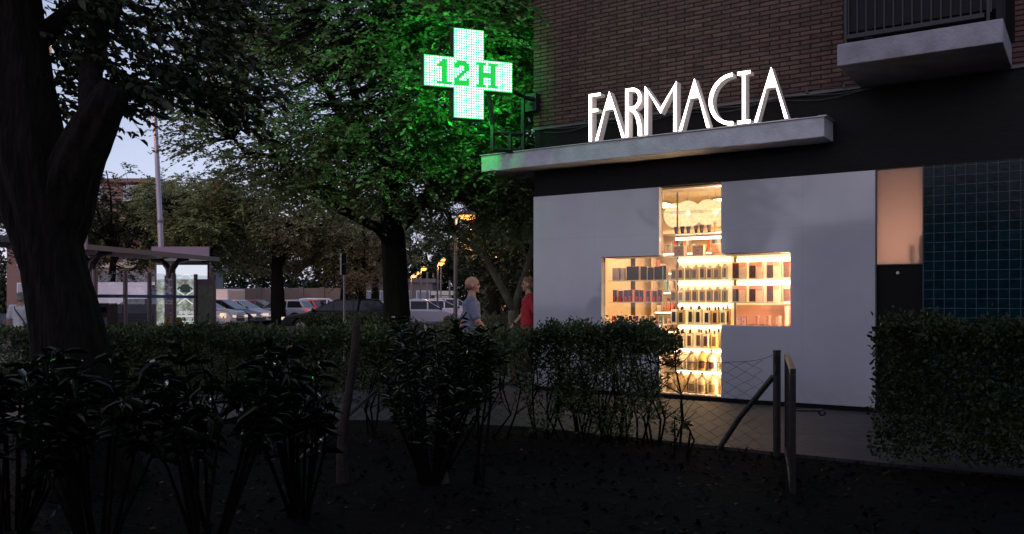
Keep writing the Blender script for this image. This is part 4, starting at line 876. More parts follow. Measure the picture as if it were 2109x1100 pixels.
shrub('lime_shrub', 'bright yellow green tuft at the foot of the big green lit tree', (-2.0, 14.7), 22, 1.12, .35, 26, .07, lf_lime, 99, .3, upbias=.8)
shrub('small_sapling', 'tiny leafy sapling in front of the wire fence', (1.50, 7.7), 3, .42, .10, 14, .05, lf_privet, 100, .5)
# low plants and litter on the soil
rg = np.random.default_rng(5); n = 4200
P = np.stack([rg.uniform(-6, 6, n), rg.uniform(5, 9.2, n), np.full(n, G + .004)], 1); P = P[(P[:, 1] < 9.6 - np.maximum(P[:, 0] - .1, 0) * .72)]
D = rg.normal(0, 1, (len(P), 3)); D[:, 2] = np.abs(D[:, 2]) * .4
lo = leafmesh('ground_cover', P, D, .06, leaf_mat('litter_leaf', (.003, .003, .002), (.010, .009, .005), spec=.1), None, .5); lo['kind'] = 'stuff'; lo['label'] = 'fallen leaves and low weeds on the dark soil'
# wooden stake
st = thing('wooden_stake', 'weathered sawn-off stake standing among the shrubs, left of the leaning pipe', 'stake', (-1.24, 6.6, G))
b = MB(); rough_trunk(b, [Vector((-.05, 0, 0)), Vector((-.06, 0, .35)), Vector((-.0, 0, .7)), Vector((.045, 0, 1.03)), Vector((.06, 0, 1.27))], [.045, .035, .032, .03, .03], 14, .08, 3); b.build('post', mat('old_wood', (.03, .018, .012), .9, noise=.5, bump=.6, bscale=50), st, smooth=True)
b = MB(); b.lathe([(.026, 0), (.024, .006)], 12, (.062, 0, 1.262)); b.build('cut_end', mat('cut_wood', (.28, .17, .12), .9), st)
b = MB(); b.tube([(-.04, 0, .3), (-.2, .05, .42), (-.36, .08, .4)], [.012, .009, .004], 6); b.build('side_branch', m_twig, st)
# bent bare stem in the twiggy hedge
b = MB(); rough_trunk(b, [Vector(q) for q in ((-.52, 6.6, G), (-.56, 6.6, .10), (-.50, 6.6, .30), (-.38, 6.6, .42), (-.30, 6.6, .60), (-.26, 6.6, .85))], [.045, .036, .03, .027, .022, .014], 10, .06, 8); o = b.build('bent_stem', mat('bent_bark', (.035, .03, .022), .9), None, smooth=True); tag(o, 'thick bent bare stem under the oleander', 'stem')

# ---- wire fence, posts, gate
m_galv = mat('galvanised_steel', (.055, .052, .05), .42, .7, noise=.3, nscale=20)
m_wire = mat('fence_wire', (.012, .012, .013), .7, .2)
fl = [(-4.6, 9.95), (-1.15, 9.70), (.26, 9.25), (2.37, 7.75)]
fe = thing('wire_fence', 'sagging chain link fence between the paved path and the soil', 'fence', (fl[1][0], fl[1][1], G)); FO = Vector((fl[1][0], fl[1][1], G))
b = MB(); fpts = [Vector((*q, 0)) for q in fl]; flen = [0]
for i in range(3): flen.append(flen[-1] + (fpts[i + 1] - fpts[i]).length)
def FP(s_, z):
    i = 0
    while i < 2 and s_ > flen[i + 1]: i += 1
    q = fpts[i].lerp(fpts[i + 1], (s_ - flen[i]) / (flen[i + 1] - flen[i])); return Vector((q.x, q.y, z)) - FO
def ftop(s_):
    last = flen[3] - s_
    return .735 + (.09 * math.exp(-last / .12) if last < 1 else 0) - .02 * math.sin(s_ * 2.2)
pw = .085; s_ = flen[1] - 1.2; k = 0
nrow = 17
while s_ < flen[3] - .1:
    for sg_ in (1,):
        pts = []
        for j in range(nrow + 1):
            z = G + .03 + (ftop(min(s_, flen[3])) - G - .03) * j / nrow
            off_ = (pw / 2) * (1 if (j + k) % 2 else -1)
            ss = min(max(s_ + off_ + .006 * math.sin(s_ * 13 + j), 0), flen[3] - .02); pts.append(FP(ss, z + .004 * math.sin(s_ * 9 + j * 2)))
        b.tube(pts, .0032, 3, False)
    s_ += pw; k += 1
pts = [FP(s, ftop(s)) for s in np.linspace(flen[1] - 1.2, flen[3] - .01, 90)]; b.tube(pts, .0022, 4, False)
b.build('chain_link_mesh', m_wire, fe)
b = MB(); b.lathe([(.034, 0), (.034, .935), (.037, .935), (.037, .947), (.03, .952)], 16, (2.37 - FO.x, 7.75 - FO.y, 0)); b.build('gate_post', m_galv, fe, smooth=False)
b = MB(); b.tube([Vector((2.345, 7.78, .62)) - FO, Vector((2.10, 8.0, .22)) - FO, Vector((1.93, 8.1, G)) - FO], [.026, .026, .026], 12); b.build('brace', m_galv, fe)
b = MB(); b.lathe([(.024, 0), (.024, .83), (.0, .835)], 12, (-1.15 - FO.x, 9.7 - FO.y, 0)); b.build('post', m_galv, fe)
b = MB(); b.tube([Vector((-1.13, 9.25, .63)) - FO, Vector((-1.86, 7.45, G)) - FO], .018, 10); b.build('strut', m_galv, fe, smooth=True)
b = MB(); b.tube([Vector((2.345, 7.72, .86)) - FO, Vector((2.335, 7.71, .80)) - FO, Vector((2.355, 7.705, .72)) - FO, Vector((2.335, 7.71, .64)) - FO], .010, 6); b.build('tie_wire', m_galv, fe)
ga = thing('metal_gate', 'open galvanised gate seen edge on beside the fence post', 'gate', (2.43, 7.66, G), math.atan2(5.95 - 7.66, 1.93 - 2.43))
gl_ = math.hypot(5.95 - 7.66, 1.93 - 2.43)
b = MB(); b.box(0, gl_, -.02, .02, .885, .925); b.build('top_rail', m_galv, ga, bevel=.004)
b = MB(); b.box(0, gl_, -.02, .02, .06, .10); b.build('bottom_rail', m_iron, ga, bevel=.004)  # dark iron here puts the foreground shade into the rail's colour
for x0 in (0, gl_ - .04): b = MB(); b.box(x0, x0 + .04, -.02, .02, .1005, .8845); b.build('stile', m_galv, ga, bevel=.004)
b = MB()
for k in range(9): x = .1 + k * (gl_ - .2) / 8; b.box(x - .012, x + .012, -.006, .006, .101, .884)
for k in range(4): z = .24 + k * .16; b.box(.041, gl_ - .041, .0065, .0125, z, z + .012)
b.build('bars', m_galv, ga)
b = MB(); b.tube([(gl_ - .02, .02, .64), (gl_ - .02, .19, .645)], .011, 8); b.tube([(gl_ - .02, .19 + .02 * math.cos(a), .63 + .02 * math.sin(a)) for a in np.linspace(.6, 6.5, 14)], .007, 6); b.build('latch', m_galv, ga)

# ================================================================== street, vehicles, people
def X(x, Y): return (x - 1054.5) / 1784 * Y
def Z(y, Y): return 1.3 + (620 - y) / 1784 * Y
# far walls and buildings
m_beige = mat('beige_wall', (.20, .155, .13), .9, noise=.3, nscale=.6, bump=.2, stretch=(1, 1, .3))
b = MB(); b.box(-24, -13.6, 70, 70.3, G, 2.35)
for k in range(7): x = -24 + k * 1.7; b.box(x, x + .35, 69.9, 69.995, G, 2.42)
o = b.build('perimeter_wall', m_beige); tag(o, 'long beige wall behind the parked cars', 'wall')
def block(name, label, cat, x0, x1, y0, y1, h, wm, floors, cols, wz0, wh, fm, group=None, roofm=None, ww=1.2):
    r = thing(name, label, cat, (x0, y0, G), 0, group); W_ = x1 - x0; D_ = y1 - y0
    q = MB(); q.box(0, W_, 0, D_, 0, h); q.build('wall', wm, r)
    q = MB(); q.box(-.3, W_ + .3, -.3, D_ + .3, h, h + .35); q.build('roof', roofm or wm, r)
    for f_ in range(floors):
        for c_ in range(cols):
            x = W_ * (c_ + .5) / cols; z = wz0 + f_ * wh
            q = MB(); q.box(x - ww / 2, x + ww / 2, -.06, -.005, z, z + 1.3); wnd = q.build('window', fm, r)
            q = MB(); q.box(x - ww / 2 + .08, x + ww / 2 - .08, -.075, -.062, z + .08, z + 1.22); q.build('pane', mat('far_glass', (.25, .3, .4), .15), wnd)
    return r
m_fbrick = mat('far_brick', (.24, .15, .13), .9, noise=.2)
block('apartment_block', 'distant brick apartment block with white framed windows seen past the trunk', 'building', -42, -30.2, 72, 84, 11.2, m_fbrick, 4, 4, 1.6, 2.7, mat('white_frame', (.7, .7, .72), .6))
block('low_building', 'low grey building with pale roof beyond the bus shelter', 'building', -31.5, -22, 58, 66, 3.6, mat('grey_wall', (.22, .24, .27), .8, noise=.15), 1, 5, 1.3, 3, mat('blue_grey_frame', (.22, .27, .33), .6), roofm=mat('pale_roof', (.35, .34, .37), .7))
block('low_building', 'dim flat roofed building at the end of the beige wall', 'building', -13.4, -7, 76, 84, 3.0, mat('mauve_wall', (.17, .15, .16), .8, noise=.15), 1, 4, 1.0, 3, mat('white_frame', (.7, .7, .72), .6))
block('kiosk', 'tiny pale kiosk far down the street between the distant lamps', 'kiosk', -6.6, -5.3, 74, 76, 1.9, mat('kiosk_white', (.6, .58, .5), .7), 1, 1, .5, 3, mat('white_frame', (.7, .7, .72), .6), ww=.9)
# far wood: closes the view under the crowns
rg = np.random.default_rng(15); n = 70000
xx = rg.uniform(-75, 40, n); yy = 96 + rg.uniform(0, 10, n); hh = 6.5 + 2.2 * np.sin(xx * .35) + 1.3 * np.sin(xx * .9 + 1); P = np.stack([xx, yy, G + np.abs(hh) * rg.uniform(0, 1, n) ** .8], 1)
fw = leafmesh('far_wood', P, rg.normal(0, 1, (n, 3)), .55, lf_dark, None, .6); fw['kind'] = 'stuff'; fw['label'] = 'far dark belt of trees closing the end of the street'
n = 15000; xx = rg.uniform(-1.3, 7, n); P = np.stack([xx, 34 + rg.uniform(0, 3, n), G + rg.uniform(0, 1, n) * (4.2 + np.sin(xx))], 1)
o = leafmesh('thicket', P, rg.normal(0, 1, (n, 3)), .22, lf_dark, None, .6); o['kind'] = 'stuff'; o['label'] = 'dark thicket behind the V-shaped tree'

# street lamps
m_pole = mat('lamp_pole', (.16, .15, .16), .5, .5); m_sod = emis('sodium_lamp', (1, .36, .07), 5); m_pinkpole = mat('tall_pole_paint', (.34, .29, .33), .4, .6)
def lamp(label, x, Y, z, power, r=.055, head=.16, hz=.05, group='street lamps down the road', both=True, pt=True):
    l = thing('street_lamp', label, 'street lamp', (x, Y, G), 0, group)
    q = MB(); q.tube([(0, 0, 0), (0, 0, z - G - .02)], [r, r * .7], 8); q.lathe([(r * 1.8, 0), (r * 1.6, .35), (r, .45)], 8); q.build('pole', m_pole, l)
    q = MB(); q.tube([(0, 0, z - G - .05), (head * 1.3, 0, z - G + .1)], r * .5, 6); q.build('arm', m_pole, l)
    q = MB(); q.lathe([(.02, head * .55), (head * .5, head * .5), (head * 1.25, .03), (head * 1.2, 0)], 12, (head * 1.2, 0, z - G + .04)); q.build('hood', m_pole, l)
    q = MB(); q.ball((head * 1.2, 0, z - G + .015), (head * .95, head * .95, hz), 12, 6); q.build('lamp_bulb', m_sod, l)
    if pt:
        d_ = bpy.data.lights.new('lamp_light', 'POINT'); d_.energy = power; d_.color = (1, .50, .18); d_.shadow_soft_size = .12
        o_ = bpy.data.objects.new('lamp_light', d_); C.objects.link(o_); o_.parent = l; o_.location = (head * 1.2, 0, z - G - .1)
    return l
lamp('lit street lamp between the big trunk and the pharmacy corner', X(938, 27), 27, 3.92, 260, .07, .30, .11)
for i, (x, y, Y, lb) in enumerate(((846, 569, 60, 'lit lamp just right of the big trunk, lowest and nearest it'), (858, 563, 80, 'dim tiny lamp between the two brighter lamps right of the big trunk'), (866, 554, 52, 'brightest of the three distant lamps right of the big trunk'), (901, 543, 46, 'lower of the close pair of distant lamps before the lamp post'), (908, 535, 62, 'upper of the close pair of distant lamps before the lamp post'), (1055, 527, 36, 'lit lamp hanging in the dark behind the V-shaped tree'))):
    lamp(lb, X(x, Y), Y, Z(y, Y), 120, .06, .17 if i != 1 else .12, .13)
lamp('street lamp glowing through the leaves at the top left', X(104, 30), 30, Z(45, 30), 800, .07, .22, .08)
for i, (x, yt, Y) in enumerate(((880, 560, 70), (893, 563, 78), (926, 578, 66), (971, 576, 60))):
    l = thing('bare_pole', ['bare pole right of the brightest distant lamp', 'slim bare pole left of the lamp pair', 'slim bare pole just left of the lit lamp post', 'thin bare pole behind the walking man'][i], 'pole', (X(x, Y), Y, G))
    q = MB(); q.tube([(0, 0, 0), (0, 0, Z(yt, Y) - G)], .07, 8); q.build('pole', m_pole, l); q = MB(); q.lathe([(.16, 0), (.14, .4), (.08, .45)], 8); q.build('base', m_pole, l)
lamp('unlit', -20, -30, 3, 0) if False else None
for k, (x, y_) in enumerate(((-4.5, -4.0), (-9.5, -11.0))): lamp('street lamp across the park reflected as sparks in the blue tiles' if k == 0 else 'farther street lamp across the park reflected in the blue tiles', x, y_, 4.2, 16, .06, .2, .06, 'street lamps in the park')
# tall steel pole
tp = thing('tall_pole', 'tall steel pole rising into the leaves behind the bus shelter', 'pole', (X(334, 30), 30, G))
q = MB(); q.tube([(0, 0, 0), (-.02, 0, 3), (-.32, 0, 9.4)], [.11, .10, .06], 14); q.build('shaft', m_pinkpole, tp, smooth=True)
q = MB(); q.lathe([(.118, 0), (.118, .09)], 14, (-.07, 0, 4.1)); q.build('clamp', m_pole, tp)
# two-part street sign seen edge on
ss = thing('street_sign', 'black backed two panel street sign on a grey pole, seen edge on', 'sign', (X(709, 20), 20, G))
q = MB(); q.tube([(0, 0, 0), (0, 0, 2.42)], .024, 8); q.build('pole', mat('sign_pole', (.25, .24, .27), .4, .5), ss)
for z0, z1 in ((1.90, 2.145), (2.16, 2.40)):
    q = MB(); q.box(-.085, -.055, -.06, .02, z0 - G, z1 - G); q.build('panel_edge', mat('sign_edge', (.62, .52, .60), .5), ss)
    q = MB(); q.box(-.054, .05, -.03, .0, z0 - G, z1 - G); q.build('panel', m_blk, ss)

# ---- bus shelter
m_sfr = mat('shelter_frame', (.09, .06, .065), .4, .4); m_sroof = mat('shelter_roof', (.05, .034, .04), .5, .3); m_spink = mat('shelter_sign_paint', (.34, .23, .29), .6); m_sgl = glass_mat('shelter_glass', (.86, .88, .92), .06)
bs = thing('bus_shelter', 'long bus shelter with glass screens, blue stripe and flat roof behind the trunk', 'bus shelter', (-9.2, 19.5, G))
SO = Vector((-9.2, 19.5, G))
p0 = Vector((-10.15, 15.6, 0)); p1 = Vector((-8.55, 25.0, 0)); dd = (p1 - p0).normalized(); LL = (p1 - p0).length; sa = math.atan2(dd.y, dd.x); MS = Matrix.Translation(Vector((p0.x, p0.y, 0)) - SO) @ Matrix.Rotation(sa, 4, 'Z')
q = MB(); q.box(-1.2, LL, -.08, 1.45, 2.46, 2.53); q.build('roof', m_sroof, bs, bevel=.01, M=MS)
q = MB(); q.box(-1.2, LL + .02, -.12, -.081, 2.44, 2.56); q.build('roof_edge', m_pole, bs, M=MS)
for s_ in (1.2, 4.9, 8.3):
    q = MB(); q.box(s_ - .09, s_ + .09, .55, .80, G, 2.0); q.tube([(s_, .67, 1.9), (s_, .62, 2.2), (s_ - .05, .4, 2.4), (s_ - .08, .1, 2.45)], [.11, .10, .07, .05], 8); q.tube([(s_, .67, 1.9), (s_, .72, 2.2), (s_ + .05, .95, 2.4), (s_ + .08, 1.3, 2.45)], [.11, .10, .07, .05], 8)
    q.build('column', m_sfr, bs, M=MS)
ps = []
for i, (x, y) in enumerate(((195, 555), (258, 558), (308, 560), (358, 562), (403, 563), (441, 565))):
    Y = .72 / (620 - y) * 1784; ps.append(Vector((X(x, Y), Y, 0)))
# screen posts on a straight line
a0 = Vector((-9.65, 20.0, 0)); a1 = Vector((-8.40, 24.4, 0)); us = (a1 - a0).normalized()
us_x = [195, 258, 308, 358, 403, 441]; sp = []
for x in us_x:
    u_ = (x - 1054.5) / 1784; tt = (u_ * a0.y - a0.x) / (us.x - u_ * us.y); sp.append(a0 + us * tt)
m_post = mat('screen_post', (.14, .10, .11), .35, .7)
for q_ in sp: b = MB(); b.tube([q_ - SO + Vector((0, 0, 0)), q_ - SO + Vector((0, 0, 2.03))], .055, 10); b.build('post', m_post, bs)
for i in range(5):
    a, c = sp[i] - SO, sp[i + 1] - SO; b = MB(); b.add([a + Vector((0, 0, .4)), c + Vector((0, 0, .4)), c + Vector((0, 0, 2.0)), a + Vector((0, 0, 2.0))], [(0, 1, 2, 3)])
    o = b.build('glass_screen', m_sgl, bs); so_ = o.modifiers.new('thick', 'SOLIDIFY'); so_.thickness = .012
    if i < 4:
        b = MB(); d_ = (c - a).normalized(); nrm = Vector((d_.y, -d_.x, 0)) * .012; b.add([a + nrm + Vector((0, 0, 1.375)), c + nrm + Vector((0, 0, 1.375)), c + nrm + Vector((0, 0, 1.455)), a + nrm + Vector((0, 0, 1.455))], [(0, 1, 2, 3)]); st_ = b.build('blue_stripe', mat('blue_film', (.03, .10, .30), .4), o); m3_ = st_.modifiers.new('thick', 'SOLIDIFY'); m3_.thickness = .004
# signs above the roof
def text(s, size, loc, m, parent, name='lettering', rot=(R(90), 0, 0), ext=.002):
    cu = bpy.data.curves.new(name, 'FONT'); cu.body = s; cu.size = size; cu.extrude = ext; cu.align_x = 'CENTER'
    o_ = bpy.data.objects.new(name, cu); C.objects.link(o_); dg = bpy.context.evaluated_depsgraph_get(); dg.update()
    me = bpy.data.meshes.new_from_object(o_.evaluated_get(dg)); bpy.data.objects.remove(o_); me.materials.clear(); me.materials.append(m)
    o2 = bpy.data.objects.new(name, me); C.objects.link(o2); o2.parent = parent; o2.location = loc; o2.rotation_euler = rot; return o2
def roof_sign(x0, x1, y0, y1, Y, num):
    b = MB(); z0, z1 = Z(y1, Y) - G, Z(y0, Y) - G; b.box(X(x0, Y) - SO.x, X(x1, Y) - SO.x, Y - SO.y, Y + .06 - SO.y, z0, z1); o = b.build('roof_sign', m_spink, bs)
    if num:
        b = MB(); xa = X(x0, Y) - SO.x; xb = xa + .25; zt = z1 - .01; b.box(xa + .01, xb, Y - .006 - SO.y, Y - .001 - SO.y, zt - .105, zt); b.build('blue_plate', mat('blue_plate', (.03, .14, .42), .5, emit=(.05, .2, .6), estr=.15), o)
        text('30', .10, ((xa + xb) / 2, Y - .012 - SO.y, zt - .088), mat('sign_white', (.8, .8, .85), .5), o)
roof_sign(15, 178, 480, 514, 17.2, True); roof_sign(312, 430, 508, 536, 24.6, False)
# lit advertising panel
Yp = 25.3; ad = thing('advert_panel', 'glowing advertising panel with a poster at the end of the bus shelter', 'advert panel', (X(375, Yp), Yp, G)); pw_ = X(428, Yp) - X(324, Yp); zt, zb_ = Z(546, Yp) - G, .55
q = MB(); q.box(-pw_ / 2 - .06, pw_ / 2 + .06, .0, .16, .2, zt + .07); q.build('case', m_sfr, ad)
m_ad = bpy.data.materials.new('poster_light'); m_ad.use_nodes = True; t = m_ad.node_tree; t.nodes.remove(t.nodes['Principled BSDF']); ea = t.nodes.new('ShaderNodeEmission'); co = t.nodes.new('ShaderNodeTexCoord'); n1 = t.nodes.new('ShaderNodeTexNoise'); n1.inputs['Scale'].default_value = 3.2; n1.inputs['Detail'].default_value = 10; n1.inputs['Roughness'].default_value = .75
rp = t.nodes.new('ShaderNodeValToRGB'); t.links.new(co.outputs['Object'], n1.inputs[0]); t.links.new(n1.outputs[0], rp.inputs[0]); e = rp.color_ramp.elements; e[0].position = .33; e[0].color = (.08, .08, .07, 1); e[1].position = .6; e[1].color = (.62, .66, .58, 1); m_ = e.new(.47); m_.color = (.26, .27, .20, 1)
t.links.new(rp.outputs[0], ea.inputs[0]); ea.inputs[1].default_value = 1.0; t.links.new(ea.outputs[0], t.nodes['Material Output'].inputs[0])
q = MB(); q.box(-pw_ / 2, pw_ / 2, -.012, -.002, zb_, zt - .42); po = q.build('poster', m_ad, ad)
q = MB(); q.box(-pw_ / 2, pw_ / 2, -.012, -.002, zt - .418, zt); q.build('poster_sky', emis('poster_sky', (.72, .76, .86), 1.0), ad)
mw = emis('poster_white', (1, 1, .95), 1.0); md = emis('poster_dark', (.06, .09, .08), .6); mskin = emis('poster_skin', (.5, .3, .22), .6)
cx_ = .12; 
b = MB()
def line(b, pts, wd=.035, y=-.018):
    for (x0, z0), (x1, z1) in zip(pts[:-1], pts[1:]):
        v = Vector((x1 - x0, 0, z1 - z0)); nn_ = Vector((-v.z, 0, v.x)).normalized() * wd / 2; a = Vector((x0, y, z0)); c = Vector((x1, y, z1)); b.add([a + nn_, a - nn_, c - nn_, c + nn_], [(0, 1, 2, 3)])
zz = zt - .34
line(b, [(cx_ - .26, zz - .02), (cx_ - .14, zz - .02), (cx_ - .09, zz + .05), (cx_ + .09, zz + .05), (cx_ + .14, zz - .02), (cx_ + .30, zz - .02), (cx_ + .30, zb_ + .18)]); line(b, [(cx_ - .26, zz - .40), (cx_ - .02, zz - .56), (cx_ + .22, zz - .40)]); line(b, [(cx_ - .24, zz - .80), (cx_ - .02, zz - .64), (cx_ + .2, zz - .80)]); line(b, [(cx_ - .26, zb_ + .40), (cx_ + .3, zb_ + .40)]); line(b, [(cx_ - .26, zb_ + .24), (cx_ + .12, zb_ + .24)], .02); line(b, [(cx_ - .22, zb_ + .14), (cx_ + .1, zb_ + .14)], .02)
b.build('poster_lines', mw, po)
b = MB(); b.prism([(cx_ - .16, zz - .46), (cx_ + .12, zz - .46), (cx_ + .12, zz - .30), (cx_ + .07, zz - .22), (cx_ - .11, zz - .22), (cx_ - .19, zz - .32)], -.016, -.013); b.build('poster_figure', md, po)
b = MB(); line(b, [(cx_ - .17, zz - .30), (cx_ - .25, zz - .36)], .05, -.0165); line(b, [(cx_ + .11, zz - .30), (cx_ + .19, zz - .37)], .05, -.0165); b.build('poster_arms', md, po)
b = MB(); b.ball((cx_ - .02, -.016, zz - .17), (.045, .004, .05), 10, 6); b.build('poster_figure_head', mskin, po)
text('apagón', .15, (cx_ - .0, -.02, zb_ + .47), mw, ad)
# dark route panel
q = MB(); Yq = 23.6; rp_ = thing('route_panel', 'dark greenish route information panel right of the glowing poster', 'information panel', (X(423, Yq), Yq, G)); q.box(-.26, .26, 0, .1, .2, Z(575, Yq) - G); q.build('case', m_sfr, rp_)
q = MB(); q.box(-.20, .20, -.01, -.002, .35, Z(588, Yq) - G); q.build('timetable', mat('timetable_green', (.10, .11, .08), .3, noise=.4), rp_)
# bin
bn = thing('litter_bin', 'brown litter bin with white poster beside the shelter screens', 'bin', (X(218, 21), 21, G)); q = MB(); q.box(-.22, .22, -.18, .18, .1, 1.34); q.build('body', mat('bin_brown', (.12, .05, .04), .6), bn, bevel=.03)
q = MB(); q.box(-.15, .1, -.19, -.182, 1.12, 1.24); q.build('slot', m_blk, bn); q = MB(); q.box(-.05, .12, -.19, -.182, .5, 1.0); q.build('poster', mat('bin_poster', (.3, .3, .5), .5, noise=.6, nscale=9), bn)
# bench
be = thing('bench', 'low bench inside the bus shelter', 'bench', (X(350, 23.6), 23.9, G)); q = MB(); q.box(-1.0, .8, -.2, .2, .36, .40); q.build('seat', m_sfr, be)
for s_ in (-.8, .6): q = MB(); q.box(s_, s_ + .06, -.15, .15, 0, .359); q.build('leg', m_sfr, be)

# ---- cars
m_tyre = mat('tyre', (.015, .015, .015), .8); m_rim = mat('rim', (.35, .35, .36), .35, .8); m_win = mat('car_glass', (.012, .016, .022), .12, spec=.3); m_hl = mat('headlight_lens', (.8, .78, .72), .1, emit=(1, .75, .5), estr=.7); m_tl = mat('tail_light', (.35, .01, .01), .2, emit=(1, .05, .03), estr=.7); m_trim = mat('black_trim', (.02, .02, .022), .5)  # headlight lens emission stands in for reflected glints
def paint(n_, c): return mat('paint_' + n_, c, .28, .15, spec=.7)
def car(label, x, Y, heading, kind, pm, name='parked_car', cat='car', group='cars parked along the street'):
    r = thing(name, label, cat, (x, Y, G), R(heading), group)
    if kind == 'hatch': L_, W_, H_ = 4.0, 1.74, 1.48; low = [(-2, .28), (-2, .75), (-1.93, .93), (-.9 + .05, .97), (.95, .93), (1.75, .74), (1.98, .58), (2, .28)]; cab = [(-1.9, .92), (-1.55, 1.44), (-1.2, 1.48), (.05, 1.46), (1.05, .92)]
    elif kind == 'wagon': L_, W_, H_ = 4.8, 1.82, 1.5; low = [(-2.35, .28), (-2.38, .8), (-2.3, .98), (-.9, .98), (1.05, .94), (2.2, .76), (2.38, .55), (2.4, .28)]; cab = [(-2.28, .96), (-1.85, 1.42), (-1.2, 1.49), (.05, 1.47), (1.25, .92)]
    elif kind == 'van': L_, W_, H_ = 4.9, 1.95, 2.1; low = [(-2.4, .3), (-2.42, 1.1), (.9, 1.12), (1.7, 1.05), (2.35, .8), (2.42, .3)]; cab = [(-2.41, 1.09), (-2.36, 2.0), (-2.2, 2.09), (.5, 2.09), (.95, 1.95), (1.75, 1.03)]
    else: L_, W_, H_ = 4.4, 1.85, 1.6; low = [(-2.2, .32), (-2.2, .9), (-2.1, 1.02), (1.0, 1.02), (1.95, .9), (2.18, .65), (2.2, .32)]; cab = [(-2.1, 1.01), (-1.75, 1.55), (-1.2, 1.6), (.1, 1.58), (1.1, 1.0)]
    hw2 = W_ / 2; xr, xf = -L_ / 2 * .63, L_ / 2 * .64
    def arch(cx): return [(cx + .36 * math.cos(a), .30 + .36 * math.sin(a)) for a in np.linspace(math.pi - .05, .05, 9)]
    body = low[::-1]; poly = [low[0]] + arch(xr) + arch(xf) + low[1:][::-1]
    q = MB(); q.prism(poly, -hw2, hw2); q.build('body', pm, r, bevel=.06, seg=2)
    # cabin tapering inwards
    n_ = len(cab); zmin = min(z for _, z in cab); zmax = max(z for _, z in cab)
    def wy(z): return hw2 - .04 - .17 * (z - zmin) / (zmax - zmin)
    vs = [(a, -wy(z), z) for a, z in cab] + [(a, wy(z), z) for a, z in cab]
    fs = [tuple(range(n_)), tuple(range(2 * n_ - 1, n_ - 1, -1))] + [(i, i + n_, (i + 1) % n_ + n_, (i + 1) % n_) for i in range(n_)]
    q = MB(); q.add(vs, fs); q.build('cabin', pm, r, bevel=.05, seg=2)
    # side windows
    xa, xb = cab[0][0], cab[-1][0]; zt_ = zmax - .10; zb2 = zmin + .06
    fr0 = cab[-2]; fl_ = (cab[-1][0] - fr0[0]); tp_ = cab[1]
    def xfront(z): return cab[-1][0] + (fr0[0] - cab[-1][0]) * (z - cab[-1][1]) / (fr0[1] - cab[-1][1]) - .10
    def xrear(z): return cab[0][0] + (tp_[0] - cab[0][0]) * (z - cab[0][1]) / (tp_[1] - cab[0][1]) + .12
    if kind == 'van': splits = [(.1, None), ]
    else: splits = [(None, -.75), (-.68, .12), (.19, None)]
    for (u0, u1) in splits:
        for sgn in (-1, 1):
            def e(u, z, df): return df(z) if u is None else u
            P_ = [(e(u0, zb2, xrear), zb2), (e(u1, zb2, xfront), zb2), (e(u1, zt_, xfront), zt_), (e(u0, zt_, xrear), zt_)]
            q = MB(); q.add([(a, sgn * (wy(z) + .004), z) for a, z in P_] + [(a, sgn * (wy(z) - .02), z) for a, z in P_], [(0, 1, 2, 3), (7, 6, 5, 4), (0, 4, 5, 1), (1, 5, 6, 2), (2, 6, 7, 3), (3, 7, 4, 0)]); q.build('side_window', m_win, r)
    def slab(a, c, nm):
        A_ = Vector((a[0], 0, a[1])); B_ = Vector((c[0], 0, c[1])); f0, f1 = A_.lerp(B_, .1), A_.lerp(B_, .9); nv = Vector((B_.z - A_.z, 0, -(B_.x - A_.x))).normalized(); nv = nv if nv.z > 0 else -nv; nv = nv * .006
        q = MB(); vs = [f0 + nv + Vector((0, -wy(f0.z) + .1, 0)), f0 + nv + Vector((0, wy(f0.z) - .1, 0)), f1 + nv + Vector((0, wy(f1.z) - .1, 0)), f1 + nv + Vector((0, -wy(f1.z) + .1, 0))]; vs += [v - nv * 3 for v in vs]
        q.add(vs, [(0, 1, 2, 3), (7, 6, 5, 4), (0, 4, 5, 1), (1, 5, 6, 2), (2, 6, 7, 3), (3, 7, 4, 0)]); q.build(nm, m_win, r)
    slab(cab[-1], cab[-2], 'windscreen'); slab(cab[0], cab[1], 'rear_window')
    for wx in (xr, xf):
        for sgn in (-1, 1):
            q = MB(); q.tube([(wx, sgn * (hw2 - .22), .31), (wx, sgn * (hw2 - .015), .31)], .31, 18); wh = q.build('wheel', m_tyre, r)
            q = MB(); q.tube([(wx, sgn * (hw2 - .02), .31), (wx, sgn * (hw2 - .005), .31)], .20, 14); q.build('rim', m_rim, wh)
    for sgn in (-1, 1):
        q = MB(); q.box(L_ / 2 - .16, L_ / 2 - .005, sgn * (hw2 - .42), sgn * (hw2 - .06), .58, .70) if kind != 'van' else q.box(L_ / 2 - .16, L_ / 2 + .0, sgn * (hw2 - .40), sgn * (hw2 - .08), .72, .92); q.build('headlight', m_hl, r)
        zz_ = (.78, .93) if kind != 'van' else (.9, 1.3); q = MB(); q.box(-L_ / 2 - .01, -L_ / 2 + .14, sgn * (hw2 - .30), sgn * (hw2 - .03), *zz_); q.build('tail_light', m_tl, r)
        q = MB(); q.ball((cab[-1][0] - .25, sgn * (hw2 + .08), zmin + .1), (.07, .1, .07), 8, 6); q.build('wing_mirror', m_trim, r)
    q = MB(); q.box(L_ / 2 - .05, L_ / 2 + .012, -.45, .45, .40, .52); q.build('grille', m_trim, r)
    q = MB(); q.box(-L_ / 2 - .02, -L_ / 2 + .02, -.26, .26, .50, .61); q.build('number_plate', mat('plate_white', (.6, .6, .6), .5), r)
    return r
